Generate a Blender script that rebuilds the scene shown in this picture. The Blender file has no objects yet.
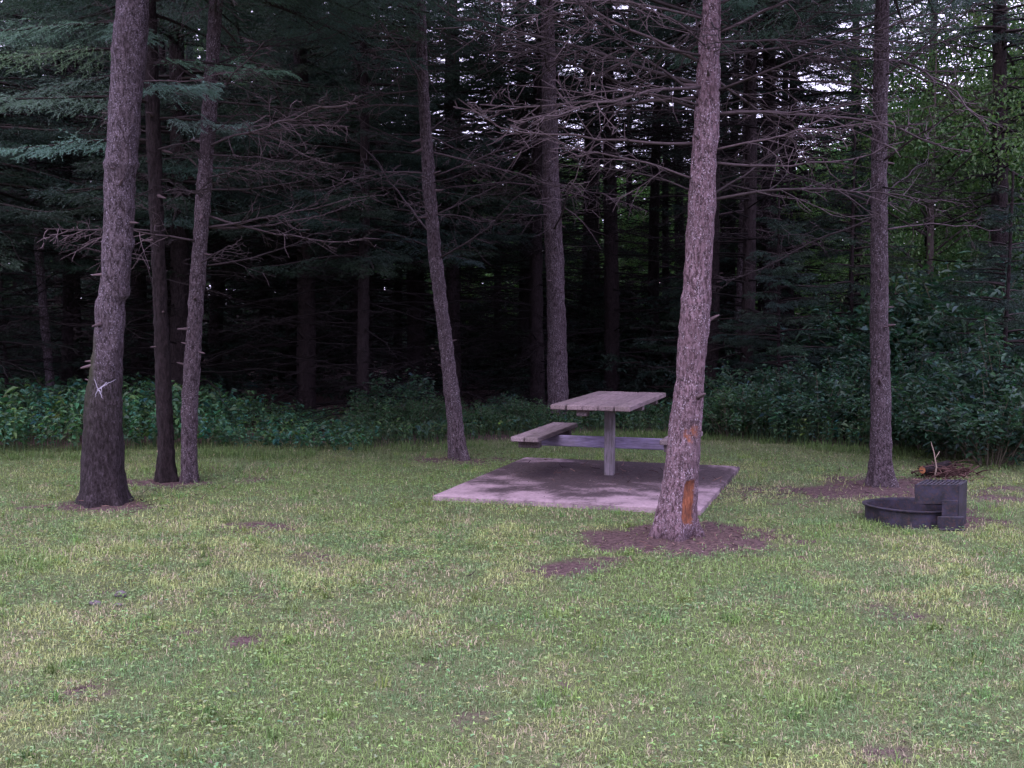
import bpy, math, random
import numpy as np
from mathutils import Vector, Matrix, Euler

R = np.random.default_rng(11)
random.seed(11)
scene = bpy.context.scene
C = scene.collection
PI = math.pi

# ------------------------------------------------------------------ camera numbers
F, HORIZ, EYE = 1130.0, 309.0, 1.6
PITCH = math.atan((384 - HORIZ) / F)


def ray(px, py):
    dx, dy = (px - 512) / F, (384 - py) / F
    return np.array([dx, math.cos(PITCH) + dy * math.sin(PITCH), -math.sin(PITCH) + dy * math.cos(PITCH)])


def at(px, py, z=0.0):
    """point of the photo at height z"""
    d = ray(px, py)
    t = (z - EYE) / d[2]
    return np.array([d[0] * t, d[1] * t, z])


def atY(px, py, Y):
    """point of the photo on the upright plane at distance Y"""
    d = ray(px, py)
    t = Y / d[1]
    return np.array([d[0] * t, Y, EYE + d[2] * t])


# ------------------------------------------------------------------ noise
def _hash(ix, iy, iz, seed):
    h = (ix * 374761393 + iy * 668265263 + iz * 2147483647 + seed * 1274126177) & 0xFFFFFFFF
    h = ((h ^ (h >> 13)) * 1274126177) & 0xFFFFFFFF
    h = (h ^ (h >> 16)) & 0xFFFFFF
    return h / float(0xFFFFFF)


def vnoise(p, freq=1.0, seed=0):
    p = np.asarray(p, float) * freq
    i = np.floor(p).astype(np.int64)
    f = p - i
    f = f * f * (3 - 2 * f)
    out = 0
    for a in (0, 1):
        wx = f[..., 0] if a else 1 - f[..., 0]
        for b in (0, 1):
            wy = f[..., 1] if b else 1 - f[..., 1]
            for c in (0, 1):
                wz = f[..., 2] if c else 1 - f[..., 2]
                out = out + wx * wy * wz * _hash(i[..., 0] + a, i[..., 1] + b, i[..., 2] + c, seed)
    return out


def fbm(p, freq=1.0, seed=0, octs=4):
    s, a, t = 0, 0.5, 0
    for k in range(octs):
        s = s + a * vnoise(p, freq * 2 ** k, seed + k)
        t += a
        a *= 0.55
    return s / t


def fbm2(x, y, freq, seed, octs=4):
    return fbm(np.stack([x, y, np.zeros_like(x) + 0.37], -1), freq, seed, octs)


def sstep(a, b, x):
    t = np.clip((x - a) / (b - a), 0, 1)
    return t * t * (3 - 2 * t)


def norm(v):
    return v / (np.linalg.norm(v, axis=-1, keepdims=True) + 1e-12)


# ------------------------------------------------------------------ geometry collector
class Geo:
    def __init__(self):
        self.v, self.t, self.q, self.c, self.tm, self.qm, self.n = [], [], [], [], [], [], 0

    def add(self, v, tris=None, quads=None, col=(1, 1, 1), mat=0):
        v = np.asarray(v, np.float32).reshape(-1, 3)
        col = np.asarray(col, np.float32)
        if col.ndim == 1:
            col = np.broadcast_to(col[None, :3], (len(v), 3))
        self.v.append(v)
        self.c.append(col[:, :3])
        if tris is not None and len(tris):
            t = np.asarray(tris, np.int64).reshape(-1, 3) + self.n
            self.t.append(t)
            self.tm.append(np.full(len(t), mat))
        if quads is not None and len(quads):
            q = np.asarray(quads, np.int64).reshape(-1, 4) + self.n
            self.q.append(q)
            self.qm.append(np.full(len(q), mat))
        self.n += len(v)

    def tube(self, path, rad, sides=6, col=(1, 1, 1), mat=0, cap=True):
        path = np.asarray(path, float)
        n = len(path)
        rad = np.broadcast_to(np.asarray(rad, float), (n,))
        tan = norm(np.gradient(path, axis=0))
        ref = np.array([0, 0, 1.0]) if abs(tan[:, 2]).mean() < 0.8 else np.array([1.0, 0, 0])
        u = norm(np.cross(tan, ref))
        w = np.cross(tan, u)
        a = np.arange(sides) / sides * 2 * PI
        v = path[:, None] + rad[:, None, None] * (np.cos(a)[None, :, None] * u[:, None] + np.sin(a)[None, :, None] * w[:, None])
        idx = np.arange(n * sides).reshape(n, sides)
        nx = np.roll(idx, -1, 1)
        quads = np.stack([idx[:-1], nx[:-1], nx[1:], idx[1:]], -1).reshape(-1, 4)
        v = v.reshape(-1, 3)
        tris = []
        if cap:
            v = np.vstack([v, path[0], path[-1]])
            for k in range(sides):
                k2 = (k + 1) % sides
                tris.append((n * sides, idx[0, k2], idx[0, k]))
                tris.append((n * sides + 1, idx[-1, k], idx[-1, k2]))
        if np.asarray(col).ndim == 2:
            cc = np.repeat(np.asarray(col, np.float32), sides, 0)
            if cap:
                cc = np.vstack([cc, cc[:1], cc[-1:]])
            col = cc
        self.add(v, tris, quads, col, mat)

    def box(self, c, s, rz=0.0, bev=0.004, col=(1, 1, 1), mat=0, jit=0.0, M=None):
        """bevelled box: centre c, full size s"""
        hx, hy, hz = [q / 2 for q in s]
        b = min(bev, hx * .9, hy * .9, hz * .9)
        vs, lut = [], {}
        for sx in (-1, 1):
            for sy in (-1, 1):
                for sz in (-1, 1):
                    for ax in range(3):
                        p = [sx * (hx - b), sy * (hy - b), sz * (hz - b)]
                        p[ax] = (sx * hx, sy * hy, sz * hz)[ax]
                        lut[(sx, sy, sz, ax)] = len(vs)
                        vs.append(p)
        q, t = [], []
        for ax in range(3):
            o = [i for i in range(3) if i != ax]
            for s_ in (-1, 1):
                f = []
                for (a, b2) in ((-1, -1), (1, -1), (1, 1), (-1, 1)):
                    k = [0, 0, 0]
                    k[ax] = s_
                    k[o[0]] = a
                    k[o[1]] = b2
                    f.append(lut[(*k, ax)])
                q.append(f)
            for a in (-1, 1):
                for b2 in (-1, 1):
                    k1, k2 = [0, 0, 0], [0, 0, 0]
                    k1[ax], k2[ax] = -1, 1
                    k1[o[0]] = k2[o[0]] = a
                    k1[o[1]] = k2[o[1]] = b2
                    q.append([lut[(*k1, o[0])], lut[(*k2, o[0])], lut[(*k2, o[1])], lut[(*k1, o[1])]])
        for sx in (-1, 1):
            for sy in (-1, 1):
                for sz in (-1, 1):
                    t.append([lut[(sx, sy, sz, i)] for i in range(3)])
        v = np.array(vs)
        if jit:
            v = v + R.normal(0, jit, v.shape)
        cs, sn = math.cos(rz), math.sin(rz)
        v = v @ np.array([[cs, sn, 0], [-sn, cs, 0], [0, 0, 1]]) + np.asarray(c)
        if M is not None:
            v = v @ np.array(M.to_3x3()).T + np.array(M.translation)
        self.add(v, t, q, col, mat)

    def mesh(self, name, mats, smooth=False, fix=False):
        v = np.concatenate(self.v) if self.v else np.zeros((0, 3), np.float32)
        t = np.concatenate(self.t) if self.t else np.zeros((0, 3), np.int64)
        q = np.concatenate(self.q) if self.q else np.zeros((0, 4), np.int64)
        tm = np.concatenate(self.tm) if self.tm else np.zeros(0, int)
        qm = np.concatenate(self.qm) if self.qm else np.zeros(0, int)
        me = bpy.data.meshes.new(name)
        me.vertices.add(len(v))
        me.vertices.foreach_set('co', v.astype(np.float32).ravel())
        nl = 3 * len(t) + 4 * len(q)
        me.loops.add(nl)
        me.loops.foreach_set('vertex_index', np.concatenate([t.ravel(), q.ravel()]).astype(np.int32))
        me.polygons.add(len(t) + len(q))
        ls = np.concatenate([np.arange(len(t)) * 3, 3 * len(t) + np.arange(len(q)) * 4]).astype(np.int32)
        me.polygons.foreach_set('loop_start', ls)
        me.polygons.foreach_set('material_index', np.concatenate([tm, qm]).astype(np.int32))
        me.polygons.foreach_set('use_smooth', np.full(len(ls), smooth))
        for m in (mats if isinstance(mats, (list, tuple)) else [mats]):
            me.materials.append(m)
        c = np.concatenate(self.c) if self.c else np.zeros((0, 3), np.float32)
        at_ = me.attributes.new('tint', 'FLOAT_COLOR', 'POINT')
        at_.data.foreach_set('color', np.hstack([c, np.ones((len(c), 1), np.float32)]).astype(np.float32).ravel())
        me.update(calc_edges=True)
        if fix:
            import bmesh
            bm = bmesh.new()
            bm.from_mesh(me)
            bmesh.ops.recalc_face_normals(bm, faces=bm.faces)
            bm.to_mesh(me)
            bm.free()
        return me


def link(name, data, parent=None, loc=(0, 0, 0), rot=(0, 0, 0), scale=1.0):
    o = bpy.data.objects.new(name, data)
    C.objects.link(o)
    if parent is not None:
        o.parent = parent
    o.location = loc
    o.rotation_euler = rot
    o.scale = (scale,) * 3 if np.isscalar(scale) else scale
    return o


def tag(o, label=None, cat=None, group=None, kind=None):
    if label:
        o['label'] = label
    if cat:
        o['category'] = cat
    if group:
        o['group'] = group
    if kind:
        o['kind'] = kind
    return o


def copy_tree(o, parent=None):
    c = o.copy()
    C.objects.link(c)
    if parent is not None:
        c.parent = parent
    for ch in list(o.children):
        copy_tree(ch, c)
    return c


# ------------------------------------------------------------------ materials
class NT:
    def __init__(self, name):
        self.m = bpy.data.materials.new(name)
        self.m.use_nodes = True
        self.t = self.m.node_tree
        self.t.nodes.clear()
        self.out = self.n('ShaderNodeOutputMaterial')

    def n(self, kind, **kw):
        nd = self.t.nodes.new(kind)
        for k, v in kw.items():
            if k.startswith('i_'):
                nd.inputs[k[2:].replace('_', ' ')].default_value = v
            else:
                setattr(nd, k, v)
        return nd

    def l(self, a, b):
        self.t.links.new(a, b)

    def noise(self, vec, scale, detail=4, rough=0.6):
        nd = self.n('ShaderNodeTexNoise')
        nd.inputs['Scale'].default_value = scale
        nd.inputs['Detail'].default_value = detail
        nd.inputs['Roughness'].default_value = rough
        self.l(vec, nd.inputs['Vector'])
        return nd.outputs['Fac']

    def ramp(self, fac, stops):
        nd = self.n('ShaderNodeValToRGB')
        e = nd.color_ramp.elements
        while len(e) < len(stops):
            e.new(0.5)
        for el, (p, c) in zip(e, stops):
            el.position = p
            el.color = (c, c, c, 1) if np.isscalar(c) else (*c, 1)
        self.l(fac, nd.inputs['Fac'])
        return nd.outputs['Color']

    def mix(self, fac, a, b, blend='MIX'):
        nd = self.n('ShaderNodeMix', data_type='RGBA', blend_type=blend)
        for s, x in ((0, fac), (6, a), (7, b)):
            if hasattr(x, 'links') or hasattr(x, 'is_linked'):
                self.l(x, nd.inputs[s])
            elif np.isscalar(x):
                nd.inputs[s].default_value = x
            else:
                nd.inputs[s].default_value = (*x, 1)
        return nd.outputs[2]

    def math(self, op, a, b=0.0, clamp=False):
        nd = self.n('ShaderNodeMath', operation=op, use_clamp=clamp)
        for i, x in enumerate((a, b)):
            if np.isscalar(x):
                nd.inputs[i].default_value = x
            else:
                self.l(x, nd.inputs[i])
        return nd.outputs[0]

    def coord(self, scale=(1, 1, 1), kind='Object'):
        tc = self.n('ShaderNodeTexCoord')
        mp = self.n('ShaderNodeMapping')
        mp.inputs['Scale'].default_value = scale
        self.l(tc.outputs[kind], mp.inputs['Vector'])
        return mp.outputs['Vector']

    def tint(self, name='tint'):
        nd = self.n('ShaderNodeAttribute', attribute_name=name)
        return nd.outputs['Color']

    def bump(self, h, strength=0.5, dist=0.01):
        nd = self.n('ShaderNodeBump')
        nd.inputs['Strength'].default_value = strength
        nd.inputs['Distance'].default_value = dist
        self.l(h, nd.inputs['Height'])
        return nd.outputs['Normal']

    def bsdf(self, col, rough=0.8, bump=None, spec=0.3, metal=0.0):
        b = self.n('ShaderNodeBsdfPrincipled')
        if hasattr(col, 'is_linked'):
            self.l(col, b.inputs['Base Color'])
        else:
            b.inputs['Base Color'].default_value = (*col, 1)
        if np.isscalar(rough):
            b.inputs['Roughness'].default_value = rough
        else:
            self.l(rough, b.inputs['Roughness'])
        b.inputs['Specular IOR Level'].default_value = spec
        b.inputs['Metallic'].default_value = metal
        if bump is not None:
            self.l(bump, b.inputs['Normal'])
        return b.outputs[0]

    def done(self, sh):
        self.l(sh, self.out.inputs['Surface'])
        return self.m


def leaf_material(name, trans=0.35, rough=0.5, spec=0.35, tcol=(1.15, 1.4, 0.6)):
    t = NT(name)
    c = t.tint()
    b = t.bsdf(c, rough, spec=spec)
    if trans <= 0:
        return t.done(b)
    tr = t.n('ShaderNodeBsdfTranslucent')
    t.l(t.mix(1.0, c, tcol, 'MULTIPLY'), tr.inputs['Color'])
    mx = t.n('ShaderNodeMixShader')
    mx.inputs[0].default_value = trans
    t.l(b, mx.inputs[1])
    t.l(tr.outputs[0], mx.inputs[2])
    return t.done(mx.outputs[0])


def bark_material(name, dark, light, lichen=0.5, lichen_col=(0.42, 0.38, 0.42)):
    t = NT(name)
    v = t.coord((1, 1, 0.35))
    v2 = t.coord((1, 1, 0.8))
    plates = t.noise(v, 58, 6, 0.7)
    big = t.noise(v2, 5, 3, 0.6)
    fine = t.noise(v2, 150, 3, 0.7)
    col = t.mix(t.ramp(plates, [(0.42, 0.0), (0.58, 1.0)]), dark, light)
    col = t.mix(t.ramp(big, [(0.38, 0.0), (0.72, 0.55)]), col, tuple(0.5 * (a + b) * 0.8 for a, b in zip(dark, light)))
    spot = t.ramp(t.noise(v2, 95, 6, 0.75), [(0.54, 0.0), (0.63, 1.0)])
    zone = t.ramp(t.noise(v2, 9, 4, 0.7), [(0.50 - 0.16 * lichen, 0.0), (0.66 - 0.16 * lichen, 1.0)])
    col = t.mix(t.math('MULTIPLY', t.math('MULTIPLY', spot, zone), 0.9 * min(1, lichen + .25)), col, lichen_col)
    col = t.mix(t.ramp(fine, [(0.3, 0.35), (0.5, 0.0)]), col, tuple(x * 0.4 for x in dark))
    # moss / exposed wood carried on the mesh: r = moss, g = wood, b = darker bark
    sep = t.n('ShaderNodeSeparateColor')
    t.l(t.tint(), sep.inputs[0])
    ragged = t.noise(v2, 26, 5, 0.7)
    edge = lambda s, w=0.12: t.ramp(t.math('ADD', s, t.math('MULTIPLY', t.math('SUBTRACT', ragged, 0.5), 0.9)), [(0.5 - w, 0.0), (0.5 + w, 1.0)])
    mossc = t.mix(fine, (0.016, 0.022, 0.007), (0.045, 0.052, 0.018))
    col = t.mix(edge(sep.outputs[0], 0.3), col, mossc)
    col = t.mix(edge(sep.outputs[2], 0.3), col, t.mix(t.ramp(plates, [(0.4, 0), (0.6, 1)]), tuple(x * 0.5 for x in dark), tuple(x * 0.32 for x in light)))
    wv = t.coord((1, 1, 0.12))
    wood = t.mix(t.ramp(t.noise(wv, 90, 5, 0.7), [(0.35, 0), (0.65, 1)]), (0.10, 0.028, 0.017), (0.34, 0.125, 0.068))
    wood = t.mix(t.ramp(t.noise(v2, 18, 5, 0.7), [(0.42, 0.0), (0.66, 0.85)]), wood, (0.10, 0.045, 0.035))
    col = t.mix(edge(sep.outputs[1], 0.10), col, wood)
    h = t.math('ADD', plates, t.math('MULTIPLY', fine, 0.4))
    return t.done(t.bsdf(col, 0.85, t.bump(h, 1.0, 0.02), 0.15))


M = {}
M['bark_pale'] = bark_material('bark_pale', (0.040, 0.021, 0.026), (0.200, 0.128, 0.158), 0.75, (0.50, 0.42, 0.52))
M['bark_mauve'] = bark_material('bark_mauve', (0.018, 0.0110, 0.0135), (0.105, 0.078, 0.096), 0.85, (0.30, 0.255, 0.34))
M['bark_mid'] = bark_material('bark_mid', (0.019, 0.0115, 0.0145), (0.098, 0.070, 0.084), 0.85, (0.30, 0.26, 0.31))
M['bark_dark'] = bark_material('bark_dark', (0.008, 0.005, 0.006), (0.030, 0.020, 0.024), 0.25, (0.07, 0.06, 0.07))  # background bark, lowered in colour so trunks sink into the wood's shade
M['needles'] = leaf_material('spruce_needles', 0.15, 0.6, 0.25, (1.0, 1.3, 0.6))
M['leaf'] = leaf_material('broad_leaf', 0.4, 0.5, 0.35)
M['herb'] = leaf_material('herb_leaf', 0.3, 0.55, 0.25)
M['grass'] = leaf_material('grass_blade', 0.3, 0.6, 0.2, (1.1, 1.25, 0.6))
t = NT('dead_twig')
nv = t.noise(t.coord(), 30, 4, 0.6)
M['twig'] = t.done(t.bsdf(t.mix(nv, t.mix(1.0, t.tint(), (0.45, 0.42, 0.43), 'MULTIPLY'), t.mix(1.0, t.tint(), (1.35, 1.3, 1.33), 'MULTIPLY')), 0.85, None, 0.15))
t = NT('litter')
M['litter'] = t.done(t.bsdf(t.tint(), 0.9, None, 0.1))

t = NT('weathered_plank')
v = t.coord((2.2, 26, 26))
g = t.noise(v, 3.2, 6, 0.65)
st = t.noise(t.coord((1, 1, 1)), 6, 4, 0.6)
col = t.mix(t.ramp(g, [(0.32, 0.0), (0.66, 1.0)]), (0.070, 0.052, 0.058), (0.235, 0.178, 0.200))
col = t.mix(t.ramp(st, [(0.45, 0.0), (0.75, 0.6)]), col, (0.075, 0.066, 0.055))
col = t.mix(1.0, col, t.tint(), 'MULTIPLY')
M['wood'] = t.done(t.bsdf(col, 0.8, t.bump(g, 0.6, 0.004), 0.25))
t = NT('weathered_beam')
v = t.coord((26, 2.2, 26))
g = t.noise(v, 3.2, 6, 0.65)
col = t.mix(t.ramp(g, [(0.32, 0.0), (0.66, 1.0)]), (0.075, 0.062, 0.085), (0.19, 0.16, 0.21))
col = t.mix(t.ramp(t.noise(t.coord(), 6, 4, 0.6), [(0.45, 0.0), (0.75, 0.6)]), col, (0.09, 0.075, 0.075))
col = t.mix(1.0, col, t.tint(), 'MULTIPLY')
M['beam'] = t.done(t.bsdf(col, 0.8, t.bump(g, 0.6, 0.004), 0.25))
t = NT('weathered_post')
v = t.coord((26, 26, 2.2))
g = t.noise(v, 3.2, 6, 0.65)
st = t.noise(t.coord((1, 1, 1)), 5, 4, 0.6)
col = t.mix(t.ramp(g, [(0.32, 0.0), (0.66, 1.0)]), (0.085, 0.070, 0.082), (0.24, 0.20, 0.235))
col = t.mix(t.ramp(st, [(0.45, 0.0), (0.7, 0.7)]), col, (0.065, 0.062, 0.043))
M['post'] = t.done(t.bsdf(col, 0.8, t.bump(g, 0.5, 0.004), 0.25))

t = NT('fire_ring_steel')
v = t.coord()
n1 = t.noise(v, 12, 5, 0.65)
n2 = t.noise(v, 60, 4, 0.7)
col = t.mix(t.ramp(n1, [(0.4, 0), (0.65, 1)]), (0.005, 0.0045, 0.010), (0.022, 0.018, 0.040))
col = t.mix(t.ramp(n2, [(0.50, 0), (0.68, 0.8)]), col, (0.050, 0.022, 0.018))
M['steel'] = t.done(t.bsdf(col, 0.62, t.bump(n2, 0.3, 0.003), 0.4))
t = NT('wood_ash')
v = t.coord()
col = t.mix(t.ramp(t.noise(v, 25, 5, 0.7), [(0.4, 0), (0.65, 1)]), (0.02, 0.018, 0.02), (0.09, 0.08, 0.085))
M['ash'] = t.done(t.bsdf(col, 0.95, t.bump(t.noise(v, 60, 4), 0.8, 0.01), 0.1))
t = NT('cut_wood')
v = t.coord()
ln = t.n('ShaderNodeVectorMath', operation='LENGTH')
t.l(t.coord((1, 0, 1)), ln.inputs[0])
rg = t.math('SINE', t.math('MULTIPLY', ln.outputs['Value'], 900))
col = t.mix(t.math('MULTIPLY_ADD', rg, 0.5), (0.40, 0.175, 0.085), (0.30, 0.115, 0.055))
M['cutwood'] = t.done(t.bsdf(col, 0.75, None, 0.2))
t = NT('stone')
v = t.coord()
col = t.mix(t.noise(v, 40, 5, 0.7), (0.05, 0.042, 0.05), (0.15, 0.125, 0.14))
M['stone'] = t.done(t.bsdf(col, 0.9, t.bump(t.noise(v, 80, 4), 0.6, 0.005), 0.2))
t = NT('white_resin')
M['resin'] = t.done(t.bsdf(t.mix(t.noise(t.coord(), 60, 4), (0.16, 0.14, 0.19), (0.36, 0.33, 0.42)), 0.6, None, 0.3))

# ------------------------------------------------------------------ ground layout
PAD_C, PAD_YAW, PAD_L, PAD_W = (0.797, 10.257), 1.256, 2.56, 2.24


def in_pad(x, y, grow=0.0):
    dx, dy = x - PAD_C[0], y - PAD_C[1]
    c, s = math.cos(PAD_YAW), math.sin(PAD_YAW)
    u, w = dx * c + dy * s, -dx * s + dy * c
    return np.maximum(np.abs(u) - PAD_L / 2, np.abs(w) - PAD_W / 2) < grow


def gz(x, y):
    x = np.asarray(x, float)
    y = np.asarray(y, float)
    near = 1 - sstep(16, 24, y)
    return (fbm2(x, y, 0.55, 5, 3) - 0.5) * 0.07 * near * sstep(0.4, 1.6, np.hypot(x - PAD_C[0], (y - PAD_C[1])) - 1.0)


SOIL = []   # x, y, rx, ry, strength


def soil_px(px, py, rx, ry, s=1.0):
    p = at(px, py)
    SOIL.append((p[0], p[1], rx, ry, s))


for a in ((560, 568, 0.34, 0.26, 1.0), (600, 560, 0.30, 0.2, .9), (632, 545, 0.45, 0.36, 1.0), (675, 540, 0.62, 0.45, 1.2), (735, 542, 0.40, 0.25, 1.0),
          (770, 548, 0.22, 0.15, 0.7), (720, 490, 0.35, 0.7, 0.75), (760, 480, 0.3, 0.4, 0.5),
          (104, 503, 0.42, 0.30, 1.1), (65, 507, 0.35, 0.2, 0.8), (165, 482, 0.55, 0.35, 1.0), (225, 482, 0.4, 0.25, 0.9),
          (190, 633, 0.06, 0.05, 1.1), (250, 642, 0.11, 0.07, .8), (264, 634, 0.07, 0.05, 0.7), (310, 616, 0.22, 0.12, 0.45),
          (525, 652, 0.16, 0.12, 0.5), (480, 715, 0.12, 0.08, 0.38), (455, 650, 0.12, 0.1, 0.4), (262, 597, 0.12, 0.08, 0.6),
          (865, 668, 0.05, 0.04, 0.6), (880, 752, 0.25, 0.1, 0.36), (640, 618, 0.1, 0.08, 0.5), (745, 640, 0.2, 0.1, 0.3),
          (850, 497, 0.8, 0.6, 1.0), (800, 500, 0.6, 0.45, 0.85), (900, 487, 0.7, 0.5, 1.1), (985, 492, 0.6, 0.5, 0.9),
          (460, 460, 0.45, 0.35, 0.8), (555, 428, 0.8, 0.6, 0.9), (950, 520, 0.35, 0.3, 0.9), (915, 512, 0.55, 0.5, 1.0),
          (135, 590, 0.3, 0.15, 0.5), (330, 560, .3, .2, .5), (420, 590, .25, .12, .5), (560, 690, .3, .12, .5), (820, 600, .35, .2, .5), (300, 720, .2, .1, .5), (690, 640, .25, .12, .5), (420, 690, .15, .07, .6), (60, 690, .2, .1, .5), (250, 530, .4, .3, .45), (930, 620, .3, .15, .5), (985, 690, 0.3, 0.15, 0.4), (700, 700, 0.3, 0.1, 0.3)):
    soil_px(*a)


def edge_y(x):
    """distance at which the mown grass gives way to the forest floor"""
    return 13.6 + 0.35 * np.sin(x * 1.3) + 0.3 * np.sin(x * 0.57 + 1) + 0.5 * sstep(-1, 3, x) - 0.9 * sstep(2.5, 5, x)


def soil(x, y):
    n = fbm2(x, y, 3.0, 21, 4)
    n2 = fbm2(x, y, 9.0, 31, 3)
    s = np.zeros_like(x)
    for (cx, cy, rx, ry, k) in SOIL:
        d = np.sqrt(((x - cx) / (rx * 1.2)) ** 2 + ((y - cy) / (ry * 1.2)) ** 2)
        s = np.maximum(s, k * (1 - sstep(0.15, 1.7, d)))
    s = s + (n - 0.5) * 1.7 + (n2 - 0.5) * 1.0
    s = np.maximum(s, sstep(-0.9, 0.6, y - edge_y(x)) * 1.05 + (n - 0.5) * 0.8)
    s = s + (fbm2(x, y, 26.0, 37, 2) - 0.5) * 0.7
    return sstep(0.36, 0.95, s)


# ground sheet: fine near the camera, coarse to the horizon
xs = np.concatenate([-np.geomspace(900, 12.3, 24), np.arange(-12, 12.01, 0.1), np.geomspace(12.3, 900, 24)])
ys = np.concatenate([-np.geomspace(900, 3, 16), np.arange(-2, 22.01, 0.1), np.geomspace(22.5, 1200, 30)])
X, Y = np.meshgrid(xs, ys)
Zg = gz(X, Y)
g = Geo()
nx, ny = len(xs), len(ys)
idx = np.arange(nx * ny).reshape(ny, nx)
sl = soil(X, Y)
tone = fbm2(X, Y, 1.1, 41, 4)
g.add(np.stack([X, Y, Zg], -1).reshape(-1, 3), None,
      np.stack([idx[:-1, :-1], idx[:-1, 1:], idx[1:, 1:], idx[1:, :-1]], -1).reshape(-1, 4),
      np.stack([sl, tone, np.zeros_like(sl)], -1).reshape(-1, 3))
t = NT('ground_soil_and_thatch')
v = t.coord()
sep = t.n('ShaderNodeSeparateColor')
t.l(t.tint(), sep.inputs[0])
n1 = t.noise(v, 30, 5, 0.7)
n2 = t.noise(v, 140, 4, 0.7)
soilc = t.mix(t.ramp(n1, [(0.35, 0), (0.65, 1)]), (0.026, 0.0155, 0.017), (0.125, 0.080, 0.084))
soilc = t.mix(t.ramp(n2, [(0.55, 0), (0.7, 0.7)]), soilc, (0.14, 0.098, 0.080))
thatch = t.mix(t.ramp(n2, [(0.38, 0), (0.62, 1)]), (0.030, 0.038, 0.016), (0.165, 0.185, 0.095))
thatch = t.mix(t.ramp(n1, [(0.45, 0), (0.7, 0.5)]), thatch, (0.075, 0.098, 0.030))
sf = t.math('ADD', sep.outputs[0], t.math('MULTIPLY', t.math('SUBTRACT', t.noise(v, 14, 6, 0.8), 0.5), 1.7))
col = t.mix(t.ramp(sf, [(0.15, 0), (0.85, 1)]), thatch, soilc)
gm = t.done(t.bsdf(col, 0.95, t.bump(t.math('ADD', n2, n1), 0.7, 0.02), 0.1))
tag(link('ground', g.mesh('ground', gm, True)), 'mown clearing ground of grass, thatch and brown soil', 'ground', kind='structure')

# ------------------------------------------------------------------ concrete pad
g = Geo()
c_, s_ = math.cos(PAD_YAW), math.sin(PAD_YAW)
nu, nw = 60, 54
uu, ww = np.meshgrid(np.linspace(-PAD_L / 2, PAD_L / 2, nu), np.linspace(-PAD_W / 2, PAD_W / 2, nw), indexing='ij')
edge = np.minimum(PAD_L / 2 - abs(uu), PAD_W / 2 - abs(ww))
wob = (fbm2(uu, ww, 6, 3, 3) - 0.5)
zz = 0.05 + wob * 0.006 - 0.012 * (1 - sstep(0, 0.03, edge))
top = np.stack([uu, ww, zz], -1).reshape(-1, 3)
ii = np.arange(nu * nw).reshape(nu, nw)
ring = np.concatenate([ii[:, 0], ii[-1, 1:], ii[-2::-1, -1], ii[0, -2:0:-1]])
low = top[ring].copy()
low[:, :2] *= 1.004
low[:, 2] = -0.08
low[:, :2] += R.normal(0, 0.003, (len(low), 2))
n0 = len(top)
m_ = len(ring)
lq = [(ring[k], n0 + k, n0 + (k + 1) % m_, ring[(k + 1) % m_]) for k in range(m_)]
g.add(np.vstack([top, low]), None, np.vstack([np.stack([ii[:-1, :-1], ii[1:, :-1], ii[1:, 1:], ii[:-1, 1:]], -1).reshape(-1, 4), np.array(lq)]))
t = NT('old_concrete')
v = t.coord()
n1 = t.noise(v, 2.6, 5, 0.65)
n2 = t.noise(v, 22, 5, 0.7)
n3 = t.noise(v, 160, 3, 0.7)
col = t.mix(t.ramp(n2, [(0.35, 0), (0.65, 1)]), (0.190, 0.136, 0.160), (0.310, 0.222, 0.262))
col = t.mix(t.ramp(n3, [(0.5, 0), (0.75, 0.5)]), col, (0.12, 0.09, 0.10))


def blob(cx, cy, sx, sy):
    mp = t.n('ShaderNodeMapping')
    mp.inputs['Location'].default_value = (-cx / sx, -cy / sy, 0)
    mp.inputs['Scale'].default_value = (1 / sx, 1 / sy, 0)
    tc = t.n('ShaderNodeTexCoord')
    t.l(tc.outputs['Object'], mp.inputs['Vector'])
    ln = t.n('ShaderNodeVectorMath', operation='LENGTH')
    t.l(mp.outputs[0], ln.inputs[0])
    return t.math('SUBTRACT', 1.0, ln.outputs['Value'], True)


dirt = t.math('MAXIMUM', blob(0.42, -0.05, 2.0, 1.7), blob(0.45, 0.72, 1.2, 0.8))
dirt = t.math('MAXIMUM', dirt, blob(0.3, -0.72, 1.2, 0.8))
dirt = t.math('ADD', dirt, t.math('MULTIPLY', t.math('SUBTRACT', n1, 0.5), 2.2))
dirt = t.math('ADD', dirt, t.math('MULTIPLY', t.math('SUBTRACT', n2, 0.5), 1.1))
soil2 = t.mix(t.ramp(n2, [(0.35, 0), (0.7, 1)]), (0.016, 0.0105, 0.013), (0.048, 0.032, 0.037))
col = t.mix(t.ramp(dirt, [(0.08, 0), (0.50, 0.94)]), col, soil2)
h = t.math('ADD', n2, n3)
pm = t.done(t.bsdf(col, 0.85, t.bump(h, 0.4, 0.006), 0.25))
pad = link('concrete_pavement', g.mesh('pad', pm, False, True), None, (PAD_C[0], PAD_C[1], 0), (0, 0, PAD_YAW))
tag(pad, 'square pinkish concrete slab with dirt stains under the picnic table', 'concrete slab', kind='structure')

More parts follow.
